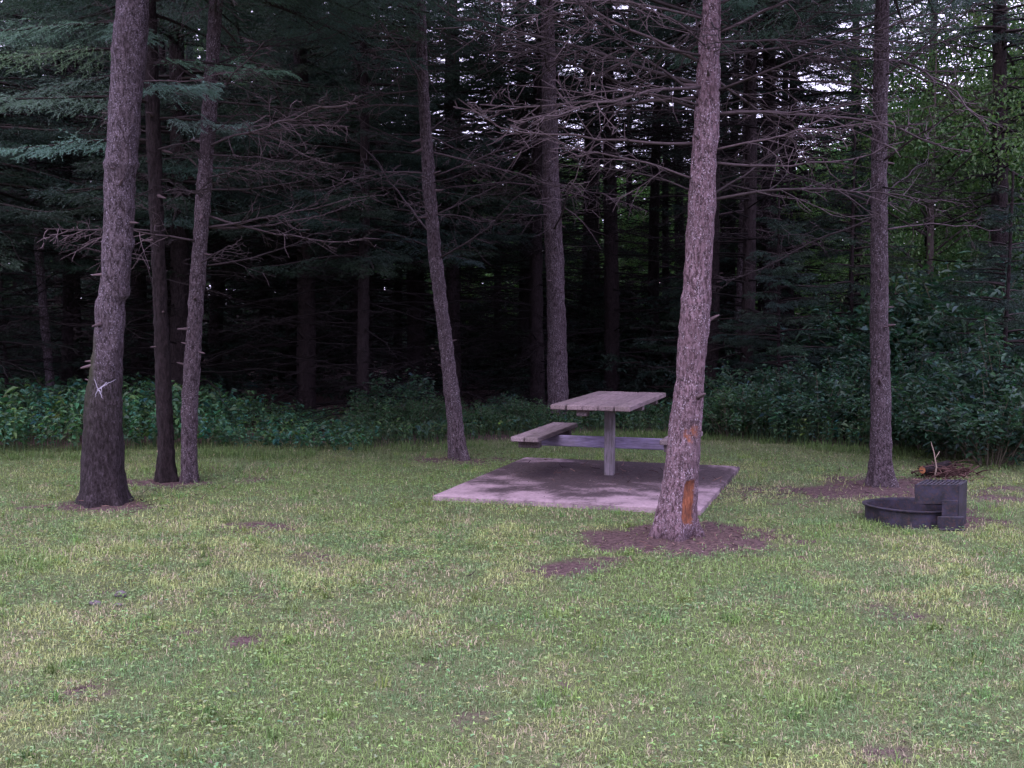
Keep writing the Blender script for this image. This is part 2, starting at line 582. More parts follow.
# ------------------------------------------------------------------ leaves / needles
def leaves(g, P, D, U, L, W, col, droop=0.25, mat=0):
    """ovate folded leaves: base P, direction D, upward U, length L, width W (arrays)"""
    P = np.asarray(P, float)
    n = len(P)
    D = norm(D)
    S = norm(np.cross(D, U))
    N = np.cross(S, D)
    L = np.broadcast_to(L, (n,))[:, None]
    W = np.broadcast_to(W, (n,))[:, None]
    down = -N * L * droop
    up = N * W * 0.22
    b = P
    l1 = P + D * L * .30 - S * W * .5 + up + down * .1
    l2 = P + D * L * .66 - S * W * .36 + up * .8 + down * .45
    tp = P + D * L + down
    r2 = P + D * L * .66 + S * W * .36 + up * .8 + down * .45
    r1 = P + D * L * .30 + S * W * .5 + up + down * .1
    v = np.stack([b, l1, l2, tp, r2, r1], 1)
    k = np.arange(n)[:, None] * 6
    q = np.concatenate([k + [0, 1, 2, 3], k + [0, 3, 4, 5]])
    g.add(v.reshape(-1, 3), None, q, np.repeat(np.asarray(col), 6, 0), mat)


def needle_shoots(g, P, D, L, per, nl, nw, col, mat=0, flat=0.55):
    """every shoot is a small brush of needles"""
    m = len(P)
    D = norm(D)
    P = np.repeat(P, per, 0)
    Dn = np.repeat(D, per, 0)
    Ls = np.repeat(np.broadcast_to(L, (m,)), per)
    tt = (np.tile(np.arange(per), m) + R.random(m * per)) / per
    base = P + Dn * (tt * Ls)[:, None]
    side = norm(np.cross(Dn, np.array([0.02, 0.01, 1.0])))
    upv = np.cross(side, Dn)
    a = R.random(m * per) * 2 * PI
    rad = norm(side * np.cos(a)[:, None] + upv * (np.sin(a) * flat + 0.15)[:, None])
    nd = norm(Dn * (0.55 + 0.5 * R.random(m * per))[:, None] + rad * 0.8)
    ln = nl * (0.7 + 0.5 * R.random(m * per)) * (1 - 0.35 * tt)
    wv = norm(np.cross(nd, rad + 0.3 * R.normal(size=rad.shape)))
    v = np.stack([base - wv * nw / 2, base + wv * nw / 2, base + nd * ln[:, None]], 1).reshape(-1, 3)
    c = np.repeat(col, per, 0) * (0.75 + 0.5 * R.random((m * per, 1))) * (0.85 + 0.35 * tt[:, None])
    g.add(v, np.arange(len(v)).reshape(-1, 3), None, np.repeat(c, 3, 0), mat)


def spruce_branch(g, base, az, L, rise, detail, colbase, wood_mat=1):
    """living spruce bough: arching limb, herringbone side twigs, needle shoots"""
    n = 9
    tt = np.linspace(0, 1, n)
    out = np.array([math.cos(az), math.sin(az), 0])
    sd = np.array([-math.sin(az), math.cos(az), 0])
    z = L * (rise * tt - 0.42 * tt ** 2 + 0.24 * tt ** 3.2)
    bend = R.normal(0, 0.10)
    path = base + out * (L * tt)[:, None] + sd * (L * bend * tt ** 2)[:, None] + np.array([0, 0, 1.0]) * z[:, None]
    g.tube(path, np.linspace(0.012 + L * 0.006, 0.003, n), 4, (0.022, 0.016, 0.017), wood_mat, False)
    step = {2: 0.075, 1: 0.11, 0: 0.26}[detail]
    ts = np.arange(0.16, 1.0, step / L)
    ts = np.repeat(ts, 2)
    ts = ts + R.normal(0, 0.01, len(ts))
    ts = np.clip(ts, 0.05, 0.99)
    sgn = np.tile([1, -1], len(ts) // 2)
    pos = np.stack([np.interp(ts, tt, path[:, i]) for i in range(3)], -1)
    tl = L * 0.36 * (1 - ts) ** 0.75 * (0.55 + 0.6 * R.random(len(ts))) + 0.10
    tdir = norm(out * (0.75 + 0.3 * R.random(len(ts)))[:, None] + sd * (sgn * (0.8 + 0.2 * R.random(len(ts))))[:, None]
                + np.array([0, 0, 1.0]) * (-0.28 + 0.22 * R.normal(size=len(ts)))[:, None])
    keep = R.random(len(ts)) > 0.14
    pos, tl, tdir, sgn = pos[keep], tl[keep], tdir[keep], sgn[keep]
    P, D, Ls = [pos], [tdir], [tl]
    sub = {2: 5, 1: 4, 0: 2}[detail]
    for k in range(sub):
        f = (k + 0.6 + 0.5 * R.random(len(pos))) / (sub + 0.6)
        for s in (1, -1):
            kk = R.random(len(pos)) > 0.25
            pp = pos + tdir * (tl * f)[:, None]
            perp = norm(np.cross(tdir, np.array([0, 0, 1.0])))
            dd = norm(tdir * 0.8 + perp * (s * 0.7) + np.array([0, 0, -0.35]) + 0.15 * R.normal(size=tdir.shape))
            P.append(pp[kk])
            D.append(dd[kk])
            Ls.append((tl * 0.42 * (1 - f) + 0.055)[kk])
    P.append(path[4:-1])
    D.append(norm(path[5:] - path[4:-1]))
    Ls.append(np.full(n - 5, L / (n - 1)))
    P, D, Ls = np.concatenate(P), np.concatenate(D), np.concatenate(Ls)
    shade = (0.7 + 0.5 * R.random()) * np.ones((len(P), 1)) * (0.8 + 0.4 * R.random((len(P), 1)))
    hue = np.array(colbase) * np.array([1 + R.normal(0, .08), 1, 1 + R.normal(0, .12)])
    per, nl, nw = {2: (20, 0.026, 0.0050), 1: (13, 0.036, 0.0075), 0: (8, 0.085, 0.020)}[detail]
    needle_shoots(g, P, D, Ls, per, nl, nw, shade * hue)


def dead_branch_geo(g, L, r0, rise, curl, twigs=13, base=(0, 0, 0), az=0.0, col=(0.072, 0.055, 0.062), mat=0, fine=True, sides=5):
    n = 11
    tt = np.linspace(0, 1, n)
    out = np.array([math.cos(az), math.sin(az), 0])
    sd = np.array([-math.sin(az), math.cos(az), 0])
    wob = np.cumsum(R.normal(0, 0.02, n)) * L
    wob2 = np.cumsum(R.normal(0, 0.018, n)) * L
    path = np.asarray(base) + out * (L * tt)[:, None] + sd * (wob * tt)[:, None] + np.array([0, 0, 1.0]) * (L * (rise * tt + curl * tt ** 2) + wob2 * tt)[:, None]
    cc = np.array(col) * (0.35 + 0.8 * R.random() ** 1.5)
    g.tube(path, r0 * (1 - 0.85 * tt) + 0.0015, sides, cc, mat)
    for k in range(twigs):
        f = 0.15 + 0.83 * (k + R.random()) / twigs
        s = 1 if k % 2 else -1
        p = np.array([np.interp(f, tt, path[:, i]) for i in range(3)])
        tl = L * (0.10 + 0.30 * (1 - f) * (0.4 + R.random()))
        d = norm(out * 0.75 + sd * s * (0.7 + 0.4 * R.random()) + np.array([0, 0, R.normal(-0.12, 0.30)]))
        nn = 5
        q = np.linspace(0, 1, nn)
        bnd = R.normal(0, 0.22, 3)
        tp = p + d * (tl * q)[:, None] + bnd * (tl * q ** 2)[:, None]
        rr = 0.0034 * (0.7 + 0.6 * R.random())
        g.tube(tp, rr * (1 - 0.7 * q), 3, cc * (0.8 + 0.6 * R.random()), mat, False)
        if fine:
            for j in range(R.integers(2, 6)):
                f2 = 0.2 + 0.75 * R.random()
                p2 = np.array([np.interp(f2, q, tp[:, i]) for i in range(3)])
                d2 = norm(d + R.normal(0, 0.55, 3) + np.array([0, 0, -0.1]))
                l2 = tl * (0.2 + 0.3 * R.random())
                g.tube(np.array([p2, p2 + d2 * l2 * .5 + R.normal(0, .01, 3), p2 + d2 * l2]), [0.0024, 0.002, 0.001], 3, cc * (0.8 + 0.7 * R.random()), mat, False)


SPRUCE = (0.019, 0.036, 0.028)  # needles inside the wood, darkened in colour to deepen its shade
SPRUCE_EDGE = (0.042, 0.074, 0.060)  # near needles, brightened in colour for the open light they catch


def crown_mesh(name, H, Rmax, detail, low_dead=0.0, gap=0.30, per=(5, 7), sparse=0.0, shape=0.8, top_detail=None, col=SPRUCE):
    """crown whose foot is at z = 0; low_dead > 0 adds bare limbs on that many metres below it"""
    g = Geo()
    z = 0.0
    while z < H - 0.25:
        f = z / H
        L = Rmax * (1 - f) ** shape * (0.75 + 0.35 * min(1, 4 * f + 0.5))
        dt = detail if (top_detail is None or z < 4.0) else top_detail
        for k in range(R.integers(*per)):
            if R.random() < sparse:
                continue
            spruce_branch(g, np.array([0, 0, z + R.normal(0, 0.06)]), R.random() * 2 * PI, L * (0.7 + 0.45 * R.random()),
                          0.05 + 0.35 * f + R.normal(0, 0.07), dt, col)
        z += gap * (0.8 + 0.4 * R.random()) * (1 if dt else 1.5)
    if low_dead:
        z = -low_dead
        while z < 0.6:
            for k in range(R.integers(4, 8)):
                dead_branch_geo(g, Rmax * (0.45 + 0.5 * R.random()), 0.011, R.normal(0.02, 0.12), R.normal(-0.06, 0.1), 9,
                                (0, 0, z + R.normal(0, .06)), R.random() * 2 * PI, (0.012, 0.0085, 0.010), 1, detail > 0, 4)  # limb colour taken near black to deepen the shade below the crowns
            z += 0.30
    return g.mesh(name, [M['needles'], M['twig']])


# ------------------------------------------------------------------ trunks
def trunk_mesh(name, path, rad, mat, sides=40, flare=1.0, rings_fine=5.0, rough=0.006, marks=None, knots=()):
    """path: function z -> (x, y); rad: function z -> r; top at rad.top"""
    top = rad.top
    zs = np.concatenate([np.arange(-0.15, min(rings_fine, top), 0.022), np.linspace(min(rings_fine, top), top, 14)[1 if top > rings_fine else 0:]])
    zs = np.unique(np.round(zs, 4))
    a = np.arange(sides) / sides * 2 * PI
    A, Zz = np.meshgrid(a, zs)
    r = np.array([rad(z) for z in zs])[:, None] * np.ones_like(A)
    ph = R.random(3) * 6
    lobes = 0.5 + 0.5 * np.cos(A * 5 + ph[0] + 0.6 * np.sin(A * 2 + ph[1]))
    fl = np.exp(-np.clip(Zz, 0, None) / 0.15)
    r = r * (1 + flare * fl * (0.10 + 0.75 * lobes ** 1.6))
    r0 = rad(1.0)
    cx = np.array([path(z) for z in zs])
    P = np.stack([np.cos(A) * 0.13, np.sin(A) * 0.13, Zz * 0.45], -1)
    nz = fbm(P, 24, int(R.integers(1000)), 4) - 0.5
    nb = fbm(P, 6, int(R.integers(1000)), 2) - 0.5
    r = r + nz * rough * 3.4 + nb * r0 * 0.24
    for (kz, kh, ka) in knots:
        r = r + ka * np.exp(-((Zz - kz) / kh) ** 2) * (0.6 + 0.8 * (fbm(P, 12, 77, 2)))
    v = np.stack([cx[:, 0][:, None] + np.cos(A) * r, cx[:, 1][:, None] + np.sin(A) * r, Zz], -1)
    col = np.zeros(v.shape)
    if marks is not None:
        col = np.stack(marks(A, Zz), -1)
        r2 = col[..., 1]
        v[..., :2] += (np.stack([np.cos(A), np.sin(A)], -1) * (np.exp(-((r2 - 0.25) / 0.13) ** 2) * (r2 > 0.02) * 0.008)[..., None])
        v[..., :2] -= (np.stack([np.cos(A), np.sin(A)], -1) * (sstep(0.3, 0.7, r2) * 0.012)[..., None])
    n, m = A.shape
    idx = np.arange(n * m).reshape(n, m)
    nxi = np.roll(idx, -1, 1)
    q = np.stack([idx[:-1], nxi[:-1], nxi[1:], idx[1:]], -1).reshape(-1, 4)
    g = Geo()
    vv = np.vstack([v.reshape(-1, 3), [[*path(zs[-1]), zs[-1] + 0.01]]])
    tr = [(idx[-1, k], idx[-1, (k + 1) % m], n * m) for k in range(m)]
    g.add(vv, tr, q, np.vstack([col.reshape(-1, 3), [[0, 0, 0]]]))
    return g.mesh(name, mat, True)


class Rad:
    def __init__(self, zs, rs, top):
        self.zs, self.rs, self.top = list(zs) + [top], list(rs) + [0.015], top

    def __call__(self, z):
        return float(np.interp(z, self.zs, self.rs))


class Path:
    """trunk axis relative to the base; above the last measured point it goes straight on, easing upright"""
    def __init__(self, zs, xs, top, ybend=0.0):
        self.zs, self.xs, self.top, self.yb = np.array(zs), np.array(xs), top, ybend
        k = max(0, len(zs) - 3)
        self.sl = (xs[-1] - xs[k]) / (zs[-1] - zs[k] + 1e-9) * 0.8

    def __call__(self, z):
        if z <= self.zs[-1]:
            x = float(np.interp(z, self.zs, self.xs))
        else:
            x = float(self.xs[-1] + self.sl * (z - self.zs[-1]))
        return (x, self.yb * max(z, 0) * 0.02)


# pools of shared meshes
DEAD = []
for k in range(26):
    g = Geo()
    dead_branch_geo(g, 1.0, 0.0058, R.normal(0.10, 0.16), R.normal(0.02, 0.14), int(R.integers(11, 18)))
    DEAD.append(g.mesh('dead_limb_%d' % k, M['twig'], True))
CROWN_A = [crown_mesh('crown_near_%d' % k, 10.5, 2.6, 2, 0, 0.30, (5, 8), 0.1, top_detail=0, col=SPRUCE_EDGE) for k in range(3)]  # near crowns widened and thickened above view to shade the lawn edge
CROWN_B = [crown_mesh('crown_back_%d' % k, 9.5, 2.4, 1, 2.6, 0.34, (6, 8), 0.05, top_detail=0) for k in range(3)]
CROWN_T = [crown_mesh('crown_thin_%d' % k, 8.0, 2.1, 1, 4.6, 0.37, (5, 8), 0.17, top_detail=1) for k in range(2)]
CROWN_Y = [crown_mesh('crown_young_%d' % k, 3.4, 1.25, 1, 0, 0.24, (5, 7), 0.08, 0.75) for k in range(2)]


STUB = []
for k in range(4):
    g = Geo()
    q = np.linspace(0, 1, 5)
    g.tube(np.stack([q, .1 * q ** 2 * R.normal(), .25 * q * R.normal()], -1), .10 * (1.5 - .6 * q) * np.array([1.5, 1, 1, .9, .6]), 7, np.array((.085, .062, .070)) * R.uniform(.5, 1.2))
    STUB.append(g.mesh('branch_stub_%d' % k, M['twig'], True))


def near_spruce(label, pts, base_px, mat, crown, crown_z, crown_s, dead, top, flare=1.0, marks=None, knots=(), group=None, ybend=0.0, sides=52):
    """pts: (px, py, width px) measured up the trunk"""
    b = at(*base_px)
    Yd = b[1]
    zs, xs_, rs = [-0.2], [0.0], [pts[0][2] / 2 / F * Yd]
    for (px, py, w) in pts:
        p = atY(px, py, Yd)
        zs.append(max(p[2], 0.0))
        xs_.append(p[0] - b[0])
        rs.append(w / 2 / F * Yd)
    xs_[0] = xs_[1]
    path = Path(zs, xs_, top, ybend)
    rad = Rad(zs, rs, top)
    root = link('spruce_tree', None, None, (b[0], b[1], float(gz(b[0], b[1]))))
    tag(root, label, 'tree', group)
    link('trunk', trunk_mesh('trunk', path, rad, mat, sides, flare, 5.0, 0.0085, marks, knots), root)
    cx, cy = path(crown_z)
    tx, ty = path(crown_z + 6)
    tilt = math.atan2(tx - cx, 6)
    link('crown', crown, root, (cx, cy, crown_z), (0, tilt, R.random() * 6.28), crown_s)
    for d in dead:
        z, az, L = d[0], d[1], d[2]
        rx = d[3] if len(d) > 3 else R.normal(0.02, 0.17)
        cx, cy = path(z)
        rr = rad(z) * 0.7
        link('dead_branch', DEAD[int(R.integers(len(DEAD)))], root, (cx + rr * math.cos(az), cy + rr * math.sin(az), z),
             (R.normal(0, 0.25), -rx, az), (L, L, L))
    for k in range(9):
        z = 0.9 + 2.6 * R.random()
        az = -PI / 2 + R.normal(0, 1.1)
        cx, cy = path(z)
        rr = rad(z) * 0.85
        link('branch_stub', STUB[k % 4], root, (cx + rr * math.cos(az), cy + rr * math.sin(az), z), (0, R.normal(0, .3), az), R.uniform(.05, .12))
    return root, path, rad


def rand_dead(z0, z1, n, L0, L1, bias=None):
    out = []
    for k in range(n):
        z = z0 + (z1 - z0) * (k + R.random()) / n
        out.append((z, R.random() * 2 * PI if bias is None else R.normal(*bias), L0 + (L1 - L0) * R.random()))
    return out


# --- the big leaning spruce on the left
def marks1(A, Z):
    moss = 0.62 * np.exp(-((np.cos(A - PI * 1.02) - 1) / 0.5) ** 2) * sstep(0.3, 0.6, Z) * (1 - sstep(1.1, 1.8, Z))
    moss = moss + 0.35 * sstep(0.2, .5, Z) * (1 - sstep(0.8, 1.4, Z))
    dark = 0.48 * (1 - sstep(0.45, 1.5, Z)) + 0.28 * (1 - sstep(0.9, 1.9, Z))
    return [moss, np.zeros_like(A), dark]


T1 = near_spruce('thick spruce leaning right at the left edge of the clearing, dark mossy base',
            [(104, 500, 43), (103, 484, 41), (102.5, 450, 39), (103.5, 400, 36), (107.5, 367, 30), (110.5, 300, 28), (114.5, 295, 29),
             (118, 240, 28), (120, 180, 30), (124, 117, 31), (129, 50, 32), (133, 0, 31)], (104, 502), M['bark_mauve'],
            CROWN_A[0], 5.6, 1.25, [(2.02, 2.9, 0.32, 0.9), (2.0, 0.1, .25, .1)] + rand_dead(3.2, 4.6, 8, 0.4, 0.9, (1.5, 1.4)), 13, 0.55, marks1, ((2.15, 0.05, 0.012), (2.78, 0.04, 0.016)))
# --- pair of thin trunks behind it
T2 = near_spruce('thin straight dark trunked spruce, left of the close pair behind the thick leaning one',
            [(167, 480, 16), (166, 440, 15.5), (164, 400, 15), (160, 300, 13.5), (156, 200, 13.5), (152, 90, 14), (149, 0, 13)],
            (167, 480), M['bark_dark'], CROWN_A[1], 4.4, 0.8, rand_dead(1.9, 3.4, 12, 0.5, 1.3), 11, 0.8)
near_spruce('thin spruce leaning right with pale lower bark, right of the close pair',
            [(190, 480, 14), (189, 440, 15), (190, 400, 16), (196, 300, 15), (203, 200, 14), (210, 100, 14), (216, 0, 13)],
            (190, 481), M['bark_mid'], CROWN_A[2], 4.6, 1.1, rand_dead(2.0, 4.6, 16, 0.9, 2.0) + rand_dead(2.0, 3.6, 7, 1.2, 2.0, (-0.1, 0.4)), 12, 0.7)
# --- thin trunk left of the table
near_spruce('slender spruce leaning left, standing left of the concrete pad',
            [(459, 458, 17), (455, 420, 15), (448, 360, 14), (438, 280, 13), (430, 200, 12.5), (425, 120, 11), (421.5, 50, 9.5), (422, 0, 8.5)],
            (459, 459), M['bark_mid'], CROWN_A[1], 5.2, 1.0, rand_dead(2.0, 5.2, 22, 0.6, 1.7) + [(2.6, 0.1, 1.3, 0.2), (3.3, 3.0, 1.2, 0.25), (3.0, 0.3, 1.4, 0.25)], 11, 0.6)
# --- trunk behind the table
near_spruce('straight brown trunked spruce directly behind the picnic table',
            [(558, 425, 21), (558, 400, 20.5), (557, 330, 19), (554, 250, 18), (551, 200, 18), (549.5, 100, 14), (547, 0, 13)],
            (558, 426), M['bark_mid'], CROWN_A[0], 6.0, 1.1, rand_dead(2.4, 7.4, 34, 0.8, 2.2), 14, 0.6)


# --- the scarred trunk in front of the pad
def marks6(A, Z):
    front = -PI / 2 + 0.55
    da = np.abs(np.angle(np.exp(1j * (A - front))))
    scar = (1 - sstep(0.26, 0.60, da)) * sstep(0.04, 0.16, Z) * (1 - sstep(0.34, 0.48, Z)) * 0.95
    da2 = np.abs(np.angle(np.exp(1j * (A - (-PI / 2 + 0.30)))))
    up = 0.50 * (1 - sstep(0.35, 1.0, da2)) * np.exp(-((Z - 0.74) / 0.13) ** 2)
    dark = 0.55 * (1 - sstep(0.0, 0.12, Z))
    return [np.zeros_like(A), np.maximum(scar, up), dark]


D6 = [(2.36, 0.05, 1.7, 0.12), (2.38, 0.7, 1.3, 0.2), (2.42, 2.9, 1.0, 0.35), (2.50, 3.4, 1.2, 0.2), (2.62, 0.3, 1.5, 0.1), (2.70, -0.35, 1.2, 0.05),
      (2.95, 0.1, 1.9, 0.08), (2.98, 3.0, 1.9, 0.12), (3.05, 3.5, 1.6, 0.25), (3.1, -0.4, 1.5, 0.05), (3.15, 2.7, 2.1, 0.10), (3.3, 3.2, 1.8, 0.3), (3.35, 0.2, 1.7, 0.2),
      (3.0, -2.6, 1.2, 0.15), (3.5, 0.0, 1.6, 0.3), (3.5, 2.9, 1.6, 0.45), (3.6, 3.4, 1.9, 0.3), (3.7, 0.4, 1.6, 0.5), (3.4, -2.2, 1.0, 0.2), (2.75, 3.2, 1.7, 0.14)]
near_spruce('pale scarred spruce in front of the concrete pad, orange bare wood patch low down',
            [(675, 532, 38), (676, 510, 37), (680, 480, 35), (684, 440, 32), (690, 380, 28.5), (696.5, 300, 28.5), (702, 200, 27), (706, 130, 25), (709, 60, 20), (712, 0, 19)],
            (675, 535), M['bark_pale'], CROWN_A[2], 5.0, 1.35, D6 + rand_dead(3.0, 5.0, 24, 0.9, 2.0), 13, 0.75, marks6, sides=72)
# --- trunk beside the fire ring
near_spruce('straight reddish trunked spruce beside the fire ring on the right',
            [(882, 484, 23), (881, 460, 20.5), (880.5, 400, 19.5), (879.5, 300, 17), (879, 200, 16), (880, 100, 14), (883, 0, 13)],
            (882, 486), M['bark_mid'], CROWN_A[1], 4.6, 1.1, rand_dead(2.2, 5.2, 26, 0.8, 2.0) + [(2.3, 0.4, 1.3, 0.1)], 13, 0.8)
# --- trunks just inside the wood
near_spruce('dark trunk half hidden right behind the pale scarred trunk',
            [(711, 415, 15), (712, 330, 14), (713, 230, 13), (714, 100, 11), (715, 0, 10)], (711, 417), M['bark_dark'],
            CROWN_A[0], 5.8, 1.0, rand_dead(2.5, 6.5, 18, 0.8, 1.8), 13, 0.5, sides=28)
near_spruce('grey brown trunk inside the wood right of the pale scarred spruce',
            [(736, 408, 13), (741, 330, 13), (745, 240, 13), (748, 150, 12), (750, 60, 11), (751, 0, 10)], (736, 409), M['bark_mid'],
            CROWN_A[2], 6.2, 1.0, rand_dead(2.5, 7.0, 20, 0.8, 1.8), 13, 0.5, sides=28)
near_spruce('thin reddish trunk among nettles at the far left',
            [(52, 425, 9.5), (51, 388, 9), (46, 340, 8.5), (41, 280, 8), (35, 200, 8), (30, 120, 7), (24, 0, 7)], (52, 426), M['bark_mauve'],
            CROWN_T[0], 6.2, 0.7, rand_dead(2.5, 5, 10, 0.5, 1.2), 11, 0.4, sides=24)
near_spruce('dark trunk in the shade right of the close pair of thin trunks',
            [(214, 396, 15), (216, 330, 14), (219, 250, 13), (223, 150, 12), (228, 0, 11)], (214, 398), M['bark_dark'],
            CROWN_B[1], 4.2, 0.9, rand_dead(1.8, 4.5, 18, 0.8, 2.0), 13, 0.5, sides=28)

# living boughs, needle colour brightened as if catching sky light, hanging off the left of the close pair
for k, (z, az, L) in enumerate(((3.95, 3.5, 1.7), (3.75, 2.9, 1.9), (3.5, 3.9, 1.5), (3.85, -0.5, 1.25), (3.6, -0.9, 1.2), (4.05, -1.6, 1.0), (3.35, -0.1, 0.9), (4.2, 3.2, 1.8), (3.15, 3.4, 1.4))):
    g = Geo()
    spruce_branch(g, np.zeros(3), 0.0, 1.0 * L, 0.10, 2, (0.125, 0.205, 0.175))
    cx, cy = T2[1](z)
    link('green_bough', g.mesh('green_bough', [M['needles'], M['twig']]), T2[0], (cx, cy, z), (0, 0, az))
# white resin star on the big trunk
g = Geo()
zc = 0.955
for (x0, z0, x1, z1, r_) in ((0, 0, .055, .060, .007), (.0, 0, -.055, .085, .004), (0, 0, .045, -.075, .007), (0, .005, .105, .075, .005), (-.01, 0, -.02, -.06, .004), (.02, .02, .03, -.035, .006)):
    q = np.linspace(0, 1, 6)
    xx = x0 + (x1 - x0) * q + R.normal(0, .004, 6)
    zz = zc + z0 + (z1 - z0) * q + R.normal(0, .003, 6)
    rr = np.array([T1[2](z) for z in zz]) * 1.02 + 0.002
    pc = np.array([T1[1](z) for z in zz])
    yy = pc[:, 1] - np.sqrt(np.maximum(rr ** 2 - xx ** 2, 1e-4))
    g.tube(np.stack([pc[:, 0] + xx, yy, zz], -1), r_ * (1 - .7 * q), 6)
link('resin_streak', g.mesh('resin_streak', M['resin'], True), T1[0])

# ------------------------------------------------------------------ background spruces
def straight_trunk(name, H, r, mat, sides=20):
    ph = R.random() * 6
    pth = lambda z: (0.05 * math.sin(z * 0.6 + ph) - 0.05 * math.sin(ph), 0.04 * math.sin(z * 0.5))
    rad = Rad([-.2, 0, H * .5], [r * 1.1, r, r * 0.6], H)
    return trunk_mesh(name, pth, rad, mat, sides, 0.5, 4.0)


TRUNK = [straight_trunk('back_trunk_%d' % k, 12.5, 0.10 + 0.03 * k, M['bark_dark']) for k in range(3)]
ORD = ['first', 'second', 'third', 'fourth', 'fifth', 'sixth', 'seventh', 'eighth', 'ninth', 'tenth', 'eleventh', 'twelfth', 'thirteenth',
       'fourteenth', 'fifteenth', 'sixteenth', 'seventeenth', 'eighteenth', 'nineteenth', 'twentieth', 'twenty-first', 'twenty-second',
       'twenty-third', 'twenty-fourth', 'twenty-fifth', 'twenty-sixth', 'twenty-seventh', 'twenty-eighth', 'twenty-ninth', 'thirtieth', 'thirty-first', 'thirty-second', 'thirty-third', 'thirty-fourth']


def spruce_proto(crown, crown_z, s, tr):
    root = link('spruce_tree', None)
    link('trunk', tr, root)
    link('crown', crown, root, (0, 0, crown_z), (0, 0, 0), s)
    return root


def place(root, used, x, y, rz, s, label, group, cat='tree'):
    o = root if not used else copy_tree(root)
    o.location = (x, y, float(gz(x, y)))
    o.rotation_euler = (0, 0, rz)
    o.scale = (s,) * 3
    return tag(o, label, cat, group)


def px_of(x, y):
    return 512 + F * x / y


protos = [spruce_proto(CROWN_B[k % 3], 2.7, 1.0, TRUNK[k % 3]) for k in range(3)]
spots = [(-7.4, 22.4), (-3.0, 23.4), (-5.3, 24.2), (-1.6, 18.9), (-6.8, 14.4), (-7.9, 14.3), (-6.4, 16.2), (-4.6, 15.6), (-3.1, 16.9), (-2.0, 15.1), (-9.6, 17.5), (-0.9, 17.6), (-5.7, 18.6), (-2.6, 19.4), (-7.8, 20.2),
         (0.2, 19.8), (-1.1, 21.2), (-4.2, 21.4), (10.9, 18.6), (4.8, 19.6)]
spots.sort(key=lambda p: p[0] / p[1])
for i, (x, y) in enumerate(spots):
    k = i % 3
    place(protos[k], i >= 3, x, y, R.random() * 6.28, 0.85 + 0.3 * R.random(),
          'shadowy spruce standing inside the dark wood, %s from the left' % ORD[i], 'spruces inside the dark wood')
protos = [spruce_proto(CROWN_T[k % 2], 4.9, 1.0, TRUNK[k % 2]) for k in range(2)]
spots = [(1.6, 18.2), (2.6, 20.6), (4.2, 18.4), (5.2, 21.5), (3.2, 23.4), (0.9, 23.0), (6.9, 23.0), (-0.3, 24.6), (2.0, 26.0), (4.6, 25.2), (7.6, 20.6), (0.4, 17.4), (7.1, 16.6), (3.4, 16.4), (2.9, 28.0), (4.4, 22.8), (1.4, 21.4), (3.9, 26.4)]
spots.sort(key=lambda p: p[0] / p[1])
for i, (x, y) in enumerate(spots):
    place(protos[i % 2], i >= 2, x, y, R.random() * 6.28, 0.9 + 0.2 * R.random(),
          'spruce with bare lower limbs against the bright sky gaps, %s from the left' % ORD[i], 'bare limbed spruces behind the table')
# young spruces with green boughs down to the ground
yg = []
for k in range(2):
    r_ = link('young_spruce', None)
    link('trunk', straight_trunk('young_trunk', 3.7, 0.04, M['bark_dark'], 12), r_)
    link('crown', CROWN_Y[k], r_, (0, 0, 0.3))
    yg.append(r_)
spots = [(3.6, 15.2, 0.85), (5.0, 16.6, 1.1), (5.6, 12.9, 0.85), (2.9, 17.2, 0.8), (-6.9, 15.4, 0.8), (-8.2, 17.0, 1.1), (7.6, 15.0, 1.0), (4.3, 19.6, 1.1)]
spots.sort(key=lambda p: p[0] / p[1])
for i, (x, y, s) in enumerate(spots):
    place(yg[i % 2], i >= 2, x, y, R.random() * 6.28, s,
          'young bushy spruce with low green boughs at the wood edge, %s from the left' % ORD[i], 'young spruces at the wood edge')

